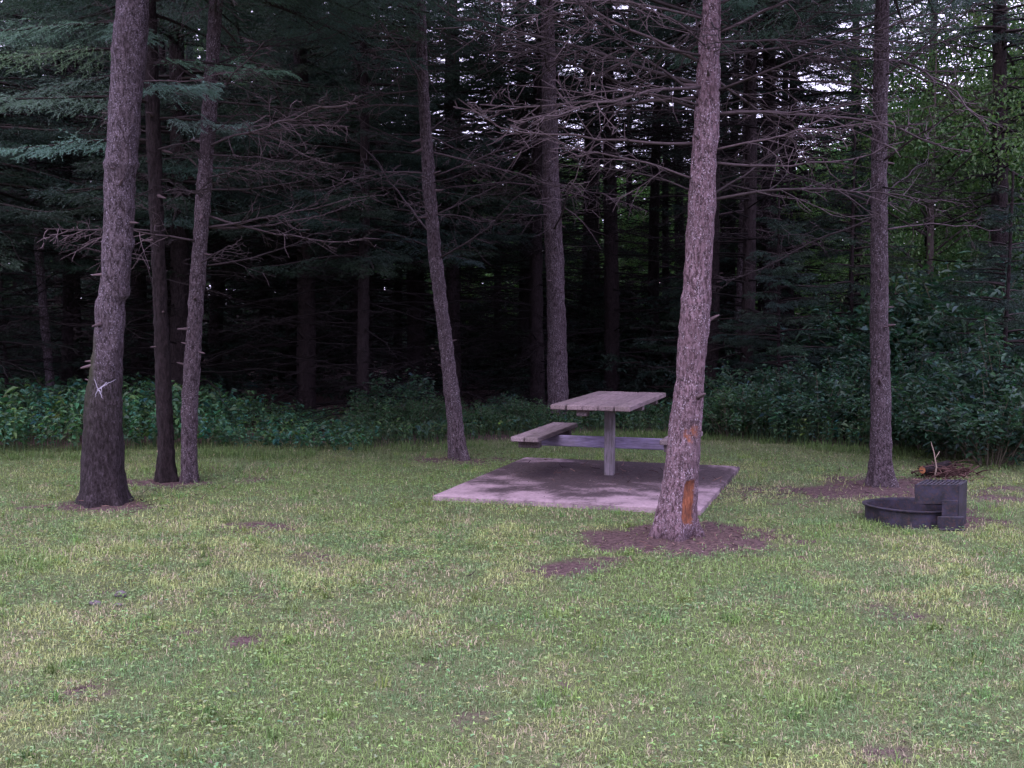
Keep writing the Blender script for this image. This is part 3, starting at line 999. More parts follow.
# ------------------------------------------------------------------ broadleaf trees beyond the belt of spruces
def broad_tree(k, H, Rm, n, col, ls=0.075):
    root = link('leafy_tree', None)
    g = Geo()
    tr = np.array([[0, 0, -0.1], [0.05, 0, H * .2], [-.04, .05, H * .45], [0.05, 0, H * .7], [0, 0, H * .93]])
    g.tube(tr, [0.11, 0.09, 0.07, 0.045, 0.01], 8, (0.08, 0.065, 0.065))
    tips = []
    for j in range(26):
        f = 0.12 + 0.83 * (j + R.random()) / 26
        p = np.array([np.interp(f * H, tr[:, 2], tr[:, i]) for i in range(3)])
        az = R.random() * 2 * PI
        L = Rm * (1 - abs(f - 0.45) * 1.1) * (0.7 + 0.5 * R.random())
        e = p + np.array([math.cos(az) * L, math.sin(az) * L, L * (0.25 + 0.4 * R.random())])
        mid = (p + e) / 2 + R.normal(0, .08 * L, 3)
        g.tube(np.array([p, mid, e]), [0.03, 0.018, 0.005], 5, (0.06, 0.05, 0.05))
        for q in range(7):
            s = 0.3 + 0.7 * R.random()
            c = (1 - s) * p + s * e + R.normal(0, 0.16 * L, 3)
            tips.append((c, 0.22 + 0.3 * R.random()))
    link('trunk', g.mesh('leafy_trunk', M['twig'], True), root)
    g = Geo()
    per = n // len(tips)
    for c, r in tips:
        P = c + R.normal(0, 1, (per, 3)) * np.array([r, r, r * 0.5])
        D = R.normal(0, 1, (per, 3)) + np.array([0, 0, -0.5])
        U = norm(np.array([0, 0, 1.0]) + 0.6 * R.normal(0, 1, (per, 3)))
        sh = np.array(col) * (0.7 + 0.6 * R.random((per, 1))) * np.array([1 + R.normal(0, .15), 1, 1])
        leaves(g, P, D, U, ls * (0.7 + 0.6 * R.random(per)), ls * 0.6, sh, 0.2)
    link('crown', g.mesh('leafy_crown', M['leaf']), root)
    return root


bl = [broad_tree(0, 6.0, 2.0, 15000, (0.078, 0.150, 0.060)), broad_tree(1, 7.5, 2.3, 17000, (0.068, 0.125, 0.052))]
spots = [(6.5, 17.6, 0.8), (8.0, 17.2, 0.85), (7.9, 19.2, 0.9), (9.6, 22.3, 1.1), (6.0, 24.8, 0.75), (11.6, 25.8, 1.2), (8.4, 26.5, 1.0), (3.4, 27.0, 0.72), (5.6, 29.0, 0.8), (1.2, 27.5, 0.72),
         (12.8, 21.0, 1.1), (-1.0, 27.0, 0.8), (13.6, 29.0, 1.3), (9.3, 30.0, 1.0)]
spots.sort(key=lambda p: p[0] / p[1])
for i, (x, y, s) in enumerate(spots):
    place(bl[i % 2], i >= 2, x, y, R.random() * 6.28, s,
          'light green leafy tree lit beyond the dark spruces, %s from the left' % ORD[i], 'leafy trees beyond the spruces')

# ------------------------------------------------------------------ deep wood, one dark mass
g = Geo()
for k in range(86):
    if k >= 52:
        x, y = R.uniform(-22, -1), R.uniform(22, 34)
        if x > -0.045 * y - 1.2:
            x -= 3
    elif k < 34:
        x, y = R.uniform(-26, -1.5), R.uniform(23, 44)
        if x > -0.03 * y - 1.5:
            x -= 4
    elif k < 42:
        x, y = R.uniform(-20, -9.5), R.uniform(13, 23)
    else:
        x, y = R.uniform(11, 26), R.uniform(12, 40)
        if abs(x) < 0.42 * y + 3:
            x = 0.42 * y + R.uniform(4, 9)
    H = R.uniform(9, 13)
    r = R.uniform(0.1, 0.17)
    h0 = R.uniform(0.2, 1.2)
    pth = np.array([[x, y, -0.2], [x + R.normal(0, .1), y, H * .4], [x + R.normal(0, .1), y, H]])
    g.tube(pth, [r, r * .7, 0.02], 7, (0.018, 0.013, 0.015), 1)
    z = h0
    while z < H - .4:
        L = 2.7 * (1 - (z - h0) / (H - h0)) ** 0.8
        for q in range(R.integers(4, 6)):
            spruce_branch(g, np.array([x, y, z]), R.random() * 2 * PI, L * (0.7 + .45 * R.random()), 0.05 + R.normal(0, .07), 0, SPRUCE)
        z += 0.5
tag(link('spruce_forest', g.mesh('spruce_forest', [M['needles'], M['twig']])), 'deep dark spruce forest behind the clearing', 'forest', kind='stuff')
g = Geo()
n = 100000
ang = R.uniform(-1.15, 1.15, n)
rr = R.uniform(46, 58, n)
hh = (6.0 + 3.0 * fbm2(ang * 9, ang * 0, 1, 8, 3) + 9 * (1 - sstep(-0.26, -0.06, ang)) + 2.5 * sstep(0.22, 0.4, ang))
P = np.stack([np.sin(ang) * rr, np.cos(ang) * rr, R.random(n) ** 0.9 * hh], -1)
nb = 70000  # unseen arc of leaves added behind the camera to block low light
ab = R.uniform(1.35, 2 * PI - 1.35, nb)
rb = R.uniform(30, 38, nb)
hb = 8 + 5 * fbm2(ab * 6, ab * 0, 1, 18, 3)
P = np.vstack([P, np.stack([np.sin(ab) * rb * 1.1, np.cos(ab) * rb + 4, R.random(nb) * hb], -1)])
n = n + nb
shc = np.array((0.045, 0.095, 0.032)) * (0.6 + 0.8 * R.random((n, 1)))
leaves(g, P, R.normal(0, 1, (n, 3)), norm(R.normal(0, .5, (n, 3)) + [0, -.6, .6]), 0.45, 0.32, shc)
tag(link('distant_treeline', g.mesh('distant_treeline', M['leaf'])), 'line of green woodland beyond the wood, plus unseen arc added behind to block low light', 'treeline', kind='stuff')

# ------------------------------------------------------------------ thick understorey filling the wood
g = Geo()
for k in range(250):
    y = R.uniform(15.5, 30)
    x = R.uniform(-0.5, 0.5) * (y + 6)
    if k >= 150:
        x, y = R.uniform(-1.5, 5.5), R.uniform(18, 32)
    if y < 18 and -1.5 < x < 2.5 or (y < 19 and x < -1 and R.random() < 0.6):
        continue
    hgt = R.uniform(0.5, 1.6) * (1 + 0.5 * (y > 19))
    for q in range(int(5 + hgt * 6)):
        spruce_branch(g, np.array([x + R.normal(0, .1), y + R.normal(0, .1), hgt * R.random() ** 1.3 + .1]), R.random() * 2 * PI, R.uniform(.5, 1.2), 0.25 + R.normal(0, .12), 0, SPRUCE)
tag(link('understorey', g.mesh('understorey', [M['needles'], M['twig']])), 'dark low spruce regrowth filling the floor of the wood', 'understorey', kind='stuff')

# ------------------------------------------------------------------ shrubs along the wood edge
def shrub(k, H, W, n, col, ls):
    root = link('leafy_shrub', None)
    g = Geo()
    P, D, cc = [], [], []
    for j in range(34):
        az = R.random() * 2 * PI
        h = H * (0.45 + 0.6 * R.random())
        sp = W * math.sqrt(R.random())
        b = np.array([math.cos(az) * sp * .25, math.sin(az) * sp * .25, 0])
        e = np.array([math.cos(az) * sp, math.sin(az) * sp, h * (1 - 0.35 * (sp / W) ** 2)])
        q = np.linspace(0, 1, 5)
        path = b + (e - b) * q[:, None] + np.array([0, 0, 0.12 * H]) * (q * (1 - q) * 4)[:, None] + R.normal(0, .015, (5, 3))
        g.tube(path, 0.007 * (1 - .6 * q), 4, (0.09, 0.08, 0.06), 0, False)
        m = n // 34
        f = 0.2 + 0.8 * R.random(m) ** 0.7
        pp = np.stack([np.interp(f, q, path[:, i]) for i in range(3)], -1) + R.normal(0, 0.06, (m, 3))
        a = R.random(m) * 2 * PI
        P.append(pp)
        D.append(np.stack([np.cos(a), np.sin(a), R.normal(-.05, .3, m)], -1))
        cc.append(np.array(col) * (0.65 + 0.35 * f[:, None] + 0.35 * R.random((m, 1))) * (0.85 + .3 * R.random()))
    link('stems', g.mesh('shrub_stems', M['twig']), root)
    g = Geo()
    P, D, cc = np.concatenate(P), np.concatenate(D), np.concatenate(cc)
    U = norm(np.array([0, 0, 1.0]) + 0.45 * R.normal(0, 1, P.shape))
    leaves(g, P, D, U, ls * np.exp(R.normal(-.15, .4, len(P))), ls * R.uniform(.3, .7, len(P)), cc * (1 + R.normal(0, .13, (len(P), 3))), 0.25)
    link('foliage', g.mesh('shrub_leaves', M['herb']), root)
    return root


sh = [shrub(0, 0.95, 0.75, 2200, (0.030, 0.064, 0.042), 0.075), shrub(1, 0.7, 0.65, 2400, (0.036, 0.072, 0.036), 0.055), shrub(2, 1.5, 0.85, 2600, (0.026, 0.058, 0.040), 0.08)]
spots = [(370, 437, 1, .7), (393, 430, 0, .85), (420, 436, 1, .7), (405, 425, 2, .45), (445, 430, 1, .6), (480, 436, 1, .55), (505, 430, 0, .5), (525, 434, 1, .6), (575, 428, 1, .55), (607, 430, 0, .5),
         (640, 430, 1, .6), (735, 440, 1, .9), (755, 432, 0, .95), (775, 440, 0, .8), (800, 436, 2, .7), (828, 442, 0, .9), (850, 436, 2, .75),
         (905, 448, 1, .9), (925, 440, 2, .85), (948, 455, 0, 1.0), (965, 462, 0, .8), (985, 452, 2, .9), (1003, 470, 0, 1.0), (1020, 462, 2, 1.0), (780, 420, 2, .8), (900, 428, 2, 1.35), (945, 430, 2, 1.6), (985, 432, 2, 1.5), (1015, 428, 2, 1.7), (965, 418, 2, 1.7), (835, 420, 2, 1.3), (700, 433, 0, .6)]
spots.sort(key=lambda p: p[0])
seen = set()
for i, (px, py, k, s) in enumerate(spots):
    p = at(px, py)
    place(sh[k], k in seen, p[0], p[1] + 0.3, R.random() * 6.28, s,
          'dark green leafy shrub on the forest edge, %s counted from the left' % ORD[i], 'shrubs along the forest edge', 'shrub')
    seen.add(k)

# nettle bank on the left and low herbs along the whole edge: nobody could count them
g = Geo()
P, D, cc, LL = [], [], [], []


def herb_stems(n, xr, y0, depth, hfun, ls, pairs, col):
    x = R.uniform(*xr, n)
    y = edge_y(x) + y0 + R.random(n) * depth
    h = hfun(x, y) * (0.7 + 0.45 * R.random(n))
    z0 = gz(x, y)
    lean = R.normal(0, 0.10, (n, 2))
    tin = 0.65 + 0.7 * R.random(n)
    hue = 1 + R.normal(0, 1, (n, 1)) * np.array([.22, .05, -.18])
    for k in range(pairs):
        f = 0.3 + 0.7 * (k + R.random(n) * .6) / pairs
        for s in range(2):
            a = R.random(n) * 2 * PI
            P.append(np.stack([x + lean[:, 0] * h * f, y + lean[:, 1] * h * f, z0 + h * f], -1))
            D.append(np.stack([np.cos(a), np.sin(a), R.normal(-.1, .25, n)], -1))
            cc.append(np.array(col) * np.clip(hue, .4, 1.7) * (tin * (0.65 + 0.45 * f))[:, None] * (0.85 + 0.3 * R.random((n, 1))))
            LL.append(ls * (0.6 + 0.6 * R.random(n)) * np.clip(0.5 + h, .6, 1.25))
    a = np.stack([x, y, z0], -1)
    b = np.stack([x + lean[:, 0] * h, y + lean[:, 1] * h, z0 + h], -1)
    w = np.array([0.004, 0, 0])
    v = np.stack([a - w, a + w, b], 1).reshape(-1, 3)
    g.add(v, np.arange(len(v)).reshape(-1, 3), None, (0.04, 0.07, 0.03))


nettle_h = lambda x, y: 0.18 + 0.46 * (1 - sstep(-4.8, -2.6, x)) * (0.6 + 0.4 * sstep(0, 0.5, y - edge_y(x))) + 0.12 * (fbm2(x, y, 1.2, 9, 3) - .4)
herb_stems(2600, (-9.5, -1.6), -0.75, 3.6, nettle_h, 0.070, 5, (0.046, 0.106, 0.060))
herb_stems(2200, (-2.2, 3.6), -0.15, 2.2, lambda x, y: 0.16 + 0.18 * fbm2(x, y, 1.5, 14, 3), 0.06, 3, (0.036, 0.074, 0.038))
herb_stems(2000, (2.2, 8.5), -0.3, 2.6, lambda x, y: 0.16 + 0.30 * fbm2(x, y, 1.2, 15, 3), 0.065, 3, (0.036, 0.076, 0.042))
P, D, cc, LL = np.concatenate(P), np.concatenate(D), np.concatenate(cc), np.concatenate(LL)
U = norm(np.array([0, 0, 1.0]) + 0.35 * R.normal(0, 1, P.shape))
LL = LL * np.exp(R.normal(-.1, .35, len(LL)))
leaves(g, P, D, U, LL, LL * R.uniform(.35, .75, len(LL)), cc * (1 + R.normal(0, .13, (len(LL), 3))), 0.3)
tag(link('undergrowth', g.mesh('undergrowth', M['herb'])), 'bank of nettles and low green herbs along the wood edge', 'undergrowth', kind='stuff')

# ------------------------------------------------------------------ grass
ring_c = None
FR_C = np.array([2.990, 8.46])


def scatter(n, y0, y1, marg=0.8):
    y = np.sqrt(R.uniform(y0 ** 2, y1 ** 2, n))
    x = R.uniform(-1, 1, n) * (y * 0.462 + marg)
    return x, y


def blades(g, x, y, h, w, lean, col, simple):
    n = len(x)
    z = gz(x, y)
    a = R.random(n) * 2 * PI
    d = np.stack([np.cos(a), np.sin(a), 0 * a], -1)
    s = np.stack([-np.sin(a), np.cos(a), 0 * a], -1)
    b = np.stack([x, y, z - 0.004], -1)
    up = np.array([0, 0, 1.0])
    w = w[:, None]
    h = h[:, None]
    ln = lean[:, None]
    tip = b + d * h * np.sin(ln) + up * h * np.cos(ln)
    if simple:
        v = np.stack([b - s * w / 2, b + s * w / 2, tip], 1)
        g.add(v.reshape(-1, 3), np.arange(3 * n).reshape(-1, 3), None, np.repeat(col, 3, 0))
    else:
        mid = b + d * h * np.sin(ln) * 0.3 + up * h * np.cos(ln * 0.6) * 0.58
        v = np.stack([b - s * w / 2, b + s * w / 2, mid + s * w * .42, mid - s * w * .42, tip], 1)
        k = np.arange(n)[:, None] * 5
        g.add(v.reshape(-1, 3), k + [3, 2, 4], k + [0, 1, 2, 3], np.repeat(col, 5, 0))


def grass_col(x, y, n):
    t1 = fbm2(x, y, 0.9, 51, 4)[:, None]
    t2 = fbm2(x, y, 2.6, 61, 3)[:, None]
    t3 = fbm2(x, y, 5.5, 66, 3)[:, None]
    green = np.array([0.182, 0.265, 0.096])
    blue = np.array([0.130, 0.218, 0.108])
    yel = np.array([0.365, 0.390, 0.180])
    tan = np.array([0.36, 0.30, 0.225])
    c = green + (yel - green) * sstep(0.44, 0.60, t1) * 0.85
    c = c + (blue - c) * sstep(0.46, 0.62, t2) * 0.75
    # shade of the trees put into the grass colour towards the edge
    edge_shade = (1 - sstep(0.2, 3.2, edge_y(x) - y + 1.5 * (t2[:, 0] - 0.5)))[:, None]
    c = c + (np.array([0.070, 0.098, 0.034]) - c) * edge_shade * 0.85
    dead = (R.random((n, 1)) < 0.04 + 0.50 * sstep(0.50, 0.64, t3) * sstep(0.36, 0.54, t1) * (1 - .7 * edge_shade))
    c = np.where(dead, tan, c)
    return c * (0.40 + 1.1 * R.random((n, 1)) ** 1.2)


g = Geo()
for (y0, y1, dens, simple, h0, h1, w0) in ((2.9, 5.2, 11000, False, .014, .038, .0030), (5.2, 8.5, 5200, False, .020, .045, .0042), (8.5, 14.8, 2600, True, .024, .055, .0068)):
    area = (y1 ** 2 - y0 ** 2) * 0.462 + 1.6 * (y1 - y0)
    n = int(area * dens)
    x, y = scatter(n, y0, y1)
    sv = soil(x, y)
    dn = 0.42 + 0.75 * sstep(0.36, 0.58, fbm2(x, y, 4.2, 71, 3))
    keep = (R.random(n) < (1 - sv ** 1.5 * 0.975) * dn) & ~in_pad(x, y, 0.0) & (np.hypot(x - FR_C[0], y - FR_C[1]) > 0.30)
    x, y = x[keep], y[keep]
    n = len(x)
    tall = 1 + 0.9 * sstep(0.6, 0.75, fbm2(x, y, 1.7, 81, 3))
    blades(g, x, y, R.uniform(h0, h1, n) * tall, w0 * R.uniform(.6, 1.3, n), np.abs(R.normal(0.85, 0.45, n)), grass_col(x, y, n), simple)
# dead straw lying flat
n = 36000
x, y = scatter(n, 2.9, 12)
keep = (R.random(n) < (1 - soil(x, y) * .85) * (0.10 + 1.1 * sstep(0.50, 0.66, fbm2(x, y, 3.2, 91, 3)))) & ~in_pad(x, y, 0.0)
x, y = x[keep], y[keep]
n = len(x)
cs = np.array([0.36, 0.29, 0.19]) * R.uniform(.45, 1.25, (n, 1)) * np.array([1, 1, 1]) + R.normal(0, .012, (n, 3))
blades(g, x, y, R.uniform(.02, .055, n), R.uniform(.002, .005, n), np.full(n, 1.25) + R.normal(0, .15, n), np.clip(cs, .02, 1), True)
# rank tufts: scattered clumps and a ragged fringe where the mowing stops
n = 16000
x = R.uniform(-8, 8, n)
y = edge_y(x) - 0.75 + np.abs(R.normal(0, .45, n)) + 0.4 * (fbm2(x, 0 * x, 1.5, 7, 3) - .5)
y = y - 0.9 * sstep(-1.6, -2.6, x)
ok = ~in_pad(x, y, 0.05) & (fbm2(x, y, 2.5, 17, 3) > .42)
x, y = x[ok], y[ok]
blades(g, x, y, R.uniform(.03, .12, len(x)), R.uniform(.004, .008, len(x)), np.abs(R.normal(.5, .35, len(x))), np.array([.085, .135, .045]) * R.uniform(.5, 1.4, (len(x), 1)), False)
for k in range(420):
    cx, cy = scatter(1, 3.0, 12.5, .5)
    if in_pad(cx, cy, .1)[0] or soil(cx, cy)[0] > .5:
        continue
    m = int(R.integers(14, 46))
    sg = R.uniform(.015, .06)
    x, y = cx + R.normal(0, sg, m), cy + R.normal(0, sg, m)
    tn = np.array([.135, .215, .07]) * R.uniform(.5, 1.35) * np.array([R.uniform(.8, 1.3), 1, 1])
    blades(g, x, y, R.uniform(.03, .085, m), R.uniform(.003, .006, m), np.abs(R.normal(.8, .4, m)), tn * R.uniform(.6, 1.3, (m, 1)), False)
tag(link('grass', g.mesh('grass', M['grass'])), 'short mown patchy grass covering the clearing', 'grass', kind='stuff')
# clover and small weeds
g = Geo()
n = 170000
x, y = scatter(n, 2.9, 13)
f = fbm2(x, y, 1.6, 101, 3)
f2 = fbm2(x, y, 4.5, 103, 3)
keep = (R.random(n) < 0.30 + 0.7 * sstep(0.44, 0.66, f) * sstep(0.36, 0.62, f2)) & (soil(x, y) < 0.5 + 0.4 * R.random(n)) & ~in_pad(x, y, 0.02) & (np.hypot(x - FR_C[0], y - FR_C[1]) > 0.31)
x, y = x[keep], y[keep]
n = len(x)
h = R.uniform(.012, .040, n)
tinc = R.uniform(.35, 1.25, (n, 1)) * (1 + R.normal(0, .12, (n, 3)))
for k in range(3):
    a = R.random(n) * 6.28 if k == 0 else a + 2.09
    P = np.stack([x, y, gz(x, y) + h], -1)
    D = np.stack([np.cos(a), np.sin(a), R.normal(.1, .25, n)], -1)
    lc = np.array([0.185, 0.255, 0.110]) * tinc * (1 - .5 * (1 - sstep(0.2, 3.0, edge_y(x) - y)))[:, None] * R.uniform(.8, 1.2, (n, 1))  # clover colour dimmed towards the edge too, carrying the tree shade
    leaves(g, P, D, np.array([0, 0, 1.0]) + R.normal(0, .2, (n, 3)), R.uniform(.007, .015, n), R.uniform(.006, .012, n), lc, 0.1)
tag(link('clover', g.mesh('clover', M['grass'])), 'clover and small weeds scattered through the lawn', 'clover', kind='stuff')

# ------------------------------------------------------------------ litter: needles, chips and bits on bare soil and pad
g = Geo()
n = 60000
x, y = scatter(n, 2.9, 14.5)
sv = soil(x, y)
ip = in_pad(x, y, -0.03)
c_, s_ = math.cos(PAD_YAW), math.sin(PAD_YAW)
du, dw = (x - PAD_C[0]) * c_ + (y - PAD_C[1]) * s_, -(x - PAD_C[0]) * s_ + (y - PAD_C[1]) * c_
padp = 0.3 + 1.4 * (1 - sstep(0.3, 1.2, np.hypot(du - 0.25, dw * .8)))
keep = (R.random(n) < np.where(ip, padp * .5, 0.02 + 0.8 * sv)) & (np.hypot(x - FR_C[0], y - FR_C[1]) > 0.31)
x, y, ip = x[keep], y[keep], ip[keep]
n = len(x)
z = np.where(ip, 0.056, gz(x, y) + 0.006)
a = R.random(n) * 6.28
ln, wd = R.uniform(.006, .03, n), R.uniform(.003, .009, n)
D = np.stack([np.cos(a), np.sin(a), R.normal(0, .2, n)], -1)
S = np.stack([-np.sin(a), np.cos(a), R.normal(0, .2, n)], -1)
P = np.stack([x, y, z], -1)
v = np.stack([P - S * wd[:, None] / 2, P + D * ln[:, None] * .5 + S * wd[:, None] / 2, P + D * ln[:, None], P + D * ln[:, None] * .45 - S * wd[:, None] / 2], 1)
pal = np.array([[.055, .031, .032], [.095, .055, .053], [.16, .10, .09], [.028, .018, .02], [.28, .225, .22]])
cl = pal[R.choice(5, n, p=[.34, .28, .16, .18, .04])] * R.uniform(.7, 1.3, (n, 1))
g.add(v.reshape(-1, 3), None, np.arange(4 * n).reshape(-1, 4), np.repeat(cl, 4, 0))
# fine fallen twigs
for (px, py, rad_, m) in ((104, 505, .6, 40), (190, 483, .7, 30), (675, 540, .8, 50), (900, 480, .9, 70), (610, 475, .9, 26), (780, 498, .6, 26), (460, 461, .5, 20)):
    c0 = at(px, py)
    for k in range(m):
        q = c0 + np.array([R.normal(0, rad_ * .6), R.normal(0, rad_ * .6), 0])
        zz0 = 0.058 if in_pad(q[0], q[1]) else float(gz(q[0], q[1])) + 0.012
        a_ = R.random() * 6.28
        l_ = R.uniform(.03, .12)
        e = np.array([math.cos(a_) * l_, math.sin(a_) * l_, R.normal(0.01, .02)])
        q[2] = zz0
        g.tube(np.array([q, q + e * .5 + R.normal(0, .006, 3), q + e]), [.0035, .003, .002], 4, pal[R.integers(4)] * 1.2, 0, False)
tag(link('forest_litter', g.mesh('forest_litter', M['litter'])), 'brown needles, bark chips and fine twigs on bare soil and slab', 'litter', kind='stuff')

# ------------------------------------------------------------------ picnic table
YAW = 1.255
tb = link('picnic_table', None, None, (0.929, 10.567, 0.05), (0, 0, YAW))
tag(tb, 'weathered grey wooden picnic table on a single post with two benches', 'picnic table')
# local x runs along the planks, local y across; z measured from the slab
ZT = 0.71
g = Geo()
TL, TW = 1.74, 0.715
pw = TW / 5
for k in range(5):
    yk = -TW / 2 + pw * (k + .5)
    g.box((0.06 + R.normal(0, .006), yk, ZT - .022 + R.normal(0, .0012)), (TL + R.normal(0, .008), pw - .007, .044), R.normal(0, .0015), .006, np.array([1, .97, .95]) * R.uniform(.68, 1.12))
link('tabletop', g.mesh('tabletop', M['wood'], False, True), tb)
for xk, cl, yc in ((-0.70, .10, .09), (0.0, .62, 0), (0.72, .60, 0)):
    g = Geo()
    g.box((xk, yc, ZT - .046 - .028), (.085, cl, .054), 0, .006, (.8, .8, .8))
    link('cleat', g.mesh('cleat', M['wood'], False, True), tb)
g = Geo()
g.box((-0.045, 0, (ZT - .06) / 2 - .01), (.085, .088, ZT - .062), 0, .007)
link('post', g.mesh('post', M['post'], False, True), tb)
YB = (0.635, -0.69)
for s, yb in zip((1, -1), YB):
    g = Geo()
    bw = .125
    for k in (-1, 1):
        g.box((0.0 if s > 0 else -.12, yb + k * (bw / 2 + .003), 0.40 - .022), (1.40 if s > 0 else .84, bw, .044), R.normal(0, .002), .006, np.array([1, 1, 1]) * R.uniform(.92, 1.2))
    b = link('bench_seat', g.mesh('bench_seat', M['wood'], False, True), tb)
    for xk in (-0.52, 0.52):
        g = Geo()
        xk = xk if s > 0 else xk * .62 - .12
        g.box((xk, yb, .40 - .046 - .034), (.08, .2, .066), 0, .005, (.6, .6, .6))
        link('bench_cleat', g.mesh('bench_cleat', M['wood'], False, True), b)
g = Geo()
g.box((0.020, (YB[0] + YB[1]) / 2, .296), (.042, YB[0] - YB[1] + .16, .105), 0, .006, (1.35, 1.32, 1.6))
link('crossbeam', g.mesh('crossbeam', M['beam'], False, True), tb)

# ------------------------------------------------------------------ fire ring
fr = link('fire_ring', None, None, (FR_C[0], FR_C[1], float(gz(*FR_C))))
tag(fr, 'dark steel campfire ring with raised cooking box on the right', 'fire ring')
RR, RH = 0.305, 0.125
g = Geo()
na = 72
prof = [(RR, -.02), (RR, RH - .012), (RR + .02, RH - .008), (RR + .022, RH), (RR - .006, RH + .003), (RR - .008, RH - .01), (RR - .008, -.02)]
a = np.arange(na) / na * 2 * PI
v = np.stack([np.stack([np.cos(a) * (r + .004 * np.sin(3 * a)), np.sin(a) * (r + .004 * np.sin(3 * a)), np.full(na, z + 0) + .004 * np.sin(2 * a)], -1) for (r, z) in prof])
idx = np.arange(len(prof) * na).reshape(len(prof), na)
nxi = np.roll(idx, -1, 1)
g.add(v.reshape(-1, 3), None, np.stack([idx[:-1], nxi[:-1], nxi[1:], idx[1:]], -1).reshape(-1, 4))
link('ring_wall', g.mesh('ring_wall', M['steel'], False, True), fr)
g = Geo()
rr_ = np.linspace(0, RR - .009, 14)
v = np.stack([np.stack([np.cos(a) * r, np.sin(a) * r, 0.03 + 0.05 * (1 - r / RR) * fbm2(np.cos(a) * r, np.sin(a) * r, 9, 5, 3)], -1) for r in rr_])
idx = np.arange(len(rr_) * na).reshape(len(rr_), na)
nxi = np.roll(idx, -1, 1)
g.add(v.reshape(-1, 3), None, np.stack([idx[:-1], nxi[:-1], nxi[1:], idx[1:]], -1).reshape(-1, 4))
link('ash_bed', g.mesh('ash_bed', M['ash'], True, True), fr)
# raised box of plates: front, right side, back, with grate on top
bx = link('cooking_box', None, fr)
def plate(g, p0, p1, z0, z1, th=.007):
    p0, p1 = np.array(p0), np.array(p1)
    d = p1 - p0
    c = (p0 + p1) / 2
    g.box((c[0], c[1], (z0 + z1) / 2), (np.hypot(*d), th, z1 - z0), math.atan2(d[1], d[0]), .002)


FL, FRT, BR, BL = (-.055, -.300), (.258, -.310), (.395, -.120), (.085, -.105)
g = Geo()
plate(g, FL, FRT, .180, .325)
plate(g, (.264, -.297), (.391, -.128), .0, .328)
plate(g, (.387, -.116), BL, .14, .330)
plate(g, (.080, -.114), (-.052, -.289), .250, .320)
plate(g, (.130, -.335), (.245, -.337), .05, .215)
link('side_plate', g.mesh('side_plate', M['steel'], False, True), bx)
g = Geo()
g.box((.19, -.350, .035), (.19, .012, .125), -.05, .005)
g.box((.19, -.372, .006), (.19, .05, .010), -.05, .004)
link('foot', g.mesh('foot', M['steel'], False, True), bx)
g = Geo()
for k in range(11):
    f = k / 10
    a_ = np.array(FL) * (1 - f) + np.array(FRT) * f + (.006, .008)
    b_ = np.array(BL) * (1 - f) + np.array(BR) * f - (.006, .008)
    g.tube(np.array([[*a_, .315], [*b_, .320]]), .006, 6)
link('grate', g.mesh('grate', M['steel'], True), bx)

# ------------------------------------------------------------------ log and brush behind the ring
lp = at(932, 482)
lg = link('cut_log', None, None, (lp[0], lp[1] + .25, 0.075), (0.03, 0.05, -0.85))
tag(lg, 'short sawn log with bright orange cut end lying behind the fire ring', 'log')
g = Geo()
q = np.linspace(0, .5, 14)
g.tube(np.stack([0 * q + .01 * np.sin(q * 7), q, 0 * q], -1), 0.036 + .002 * np.sin(q * 19), 18, (0, 0, 0))
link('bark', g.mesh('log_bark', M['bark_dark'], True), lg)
g = Geo()
a = np.arange(20) / 20 * 2 * PI
ring1 = np.stack([np.cos(a) * .032, np.full(20, -.004), np.sin(a) * .032], -1)
ring0 = np.stack([np.cos(a) * .034, np.full(20, .002), np.sin(a) * .034], -1)
vv = np.vstack([ring0, ring1, [[0, -.0045, 0]]])
g.add(vv, [(20 + (k + 1) % 20, 20 + k, 40) for k in range(20)], [(k, 20 + k, 20 + (k + 1) % 20, (k + 1) % 20) for k in range(20)])
link('cut_end', g.mesh('cut_end', M['cutwood'], False, True), lg)
bp = at(950, 478)
g = Geo()
for k in range(150):
    a_ = R.random() * 6.28
    l_ = R.uniform(.08, .34)
    s = np.array([R.normal(0, .12), R.normal(0.1, .12), abs(R.normal(0, .04)) + .01])
    e = np.array([math.cos(a_) * l_, math.sin(a_) * l_ * .6, R.normal(.0, .05)])
    path = np.array([s - e / 2, s + R.normal(0, .03, 3), s + e / 2])
    path[:, 2] = np.maximum(path[:, 2], .008)
    g.tube(path, np.array([1, .8, .4]) * R.uniform(.003, .011), 5, np.array([.062, .034, .032]) * R.uniform(.4, 1.6))
tag(link('brush_pile', g.mesh('brush_pile', M['litter'], True), None, (bp[0], bp[1], 0)), 'heap of dark brown broken twigs behind the fire ring', 'brush pile')
sp = at(934, 480)
g = Geo()
g.tube(np.array([[0, 0, -.02], [.02, 0, .12], [.0, .02, .26], [-.03, .02, .36]]), [.008, .007, .005, .002], 6, (.25, .19, .16))
g.tube(np.array([[.01, .01, .2], [.05, .01, .27]]), [.004, .002], 5, (.42, .33, .27))
tag(link('bare_stick', g.mesh('bare_stick', M['litter'], True), None, (sp[0], sp[1], 0)), 'pale forked stick poking upright from the twig heap', 'stick')

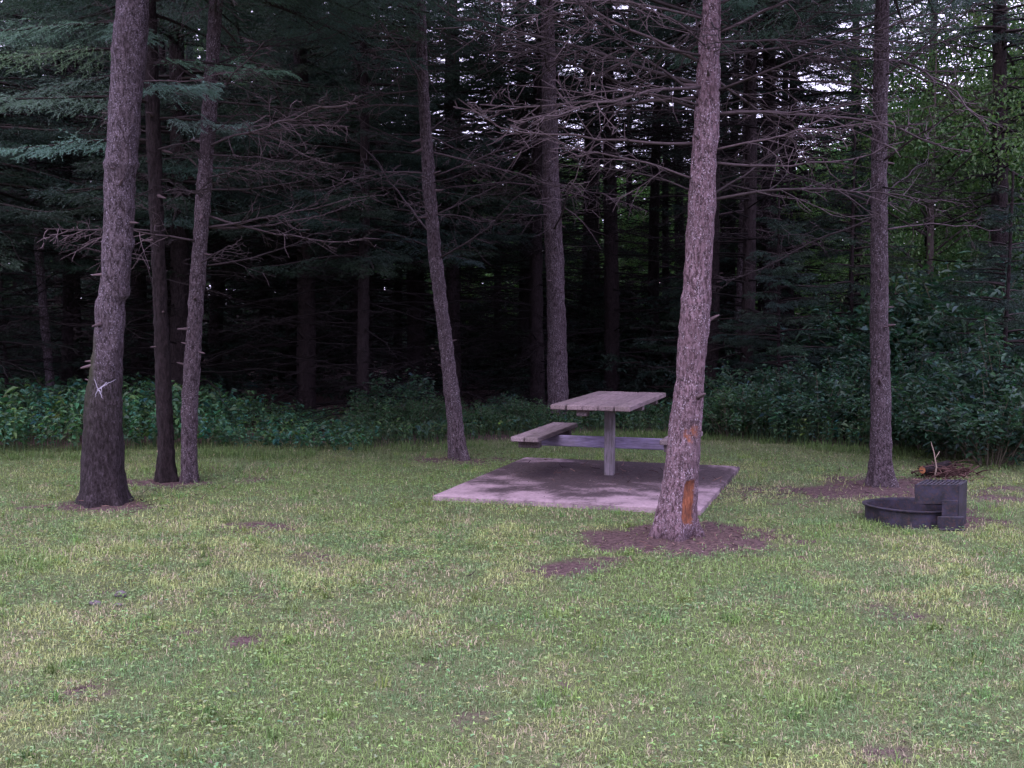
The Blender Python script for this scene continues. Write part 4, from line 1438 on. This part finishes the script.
# ------------------------------------------------------------------ stones in the grass
def stone(px, py, sx, sy, sz, rz, label):
    import bmesh
    p = at(px, py)
    bm = bmesh.new()
    bmesh.ops.create_icosphere(bm, subdivisions=3, radius=1)
    for v in bm.verts:
        c = np.array(v.co)
        k = 0.72 + 0.55 * float(fbm(c[None] + p[None], 1.3, 4, 3)[0])
        v.co = Vector((c[0] * sx * k, c[1] * sy * k, max(c[2], -.4) * sz * k))
    me = bpy.data.meshes.new('stone')
    bm.to_mesh(me)
    bm.free()
    me.materials.append(M['stone'])
    for f in me.polygons:
        f.use_smooth = True
    tag(link('stone', me, None, (p[0], p[1], float(gz(p[0], p[1])) + sz * .55), (0.1, 0.15, rz)), label, 'stone', 'stones lying in the grass')


stone(120.5, 598, .033, .024, .024, .5, 'dark egg shaped stone, the largest of three in the grass at left')
stone(95, 606, .032, .022, .015, .1, 'low dark stone left of the largest stone in the grass')
stone(118, 607, .020, .014, .010, .0, 'smallest flat dark stone just below the largest stone')

# ------------------------------------------------------------------ sky, sun, camera
w = bpy.data.worlds.new('World')
scene.world = w
w.use_nodes = True
nt = w.node_tree
nt.nodes.clear()
SUN_EL, SUN_AZ = math.radians(52), math.radians(205)     # azimuth clockwise from +Y: behind and left of the camera
sky = nt.nodes.new('ShaderNodeTexSky')
sky.sky_type = 'NISHITA'
sky.sun_disc = False
sky.sun_elevation = SUN_EL
sky.sun_rotation = SUN_AZ
sky.dust_density = 3.0
mx = nt.nodes.new('ShaderNodeMix')
mx.data_type = 'RGBA'
mx.inputs[0].default_value = 0.8
nt.links.new(sky.outputs[0], mx.inputs[6])
mx.inputs[7].default_value = (9.4, 8.5, 12.6, 1)        # bright overcast cloud
bg = nt.nodes.new('ShaderNodeBackground')
bg.inputs['Strength'].default_value = 0.15
nt.links.new(mx.outputs[2], bg.inputs['Color'])
ow = nt.nodes.new('ShaderNodeOutputWorld')
nt.links.new(bg.outputs[0], ow.inputs['Surface'])
sd = bpy.data.lights.new('sun', 'SUN')
sd.energy = 0.6
sd.angle = math.radians(25)
sd.color = (1.0, 0.96, 0.9)
so = link('sun', sd)
dirv = Vector((math.sin(SUN_AZ) * math.cos(SUN_EL), math.cos(SUN_AZ) * math.cos(SUN_EL), math.sin(SUN_EL)))
so.rotation_euler = dirv.to_track_quat('Z', 'Y').to_euler()

cd = bpy.data.cameras.new('camera')
cd.sensor_width = 36
cd.lens = F / 1024 * 36
cd.clip_start = 0.05
cd.clip_end = 3000
co = link('camera', cd, None, (0, 0, EYE), (PI / 2 - PITCH, 0, 0))
scene.camera = co

vs = scene.view_settings
vs.view_transform = 'Standard'
vs.look = 'None'
vs.exposure = 1.65
vs.gamma = 1.0
scene.render.engine = 'CYCLES'
cy = scene.cycles
cy.max_bounces = 6
cy.diffuse_bounces = 4
cy.glossy_bounces = 2
cy.transmission_bounces = 3
cy.use_denoising = True
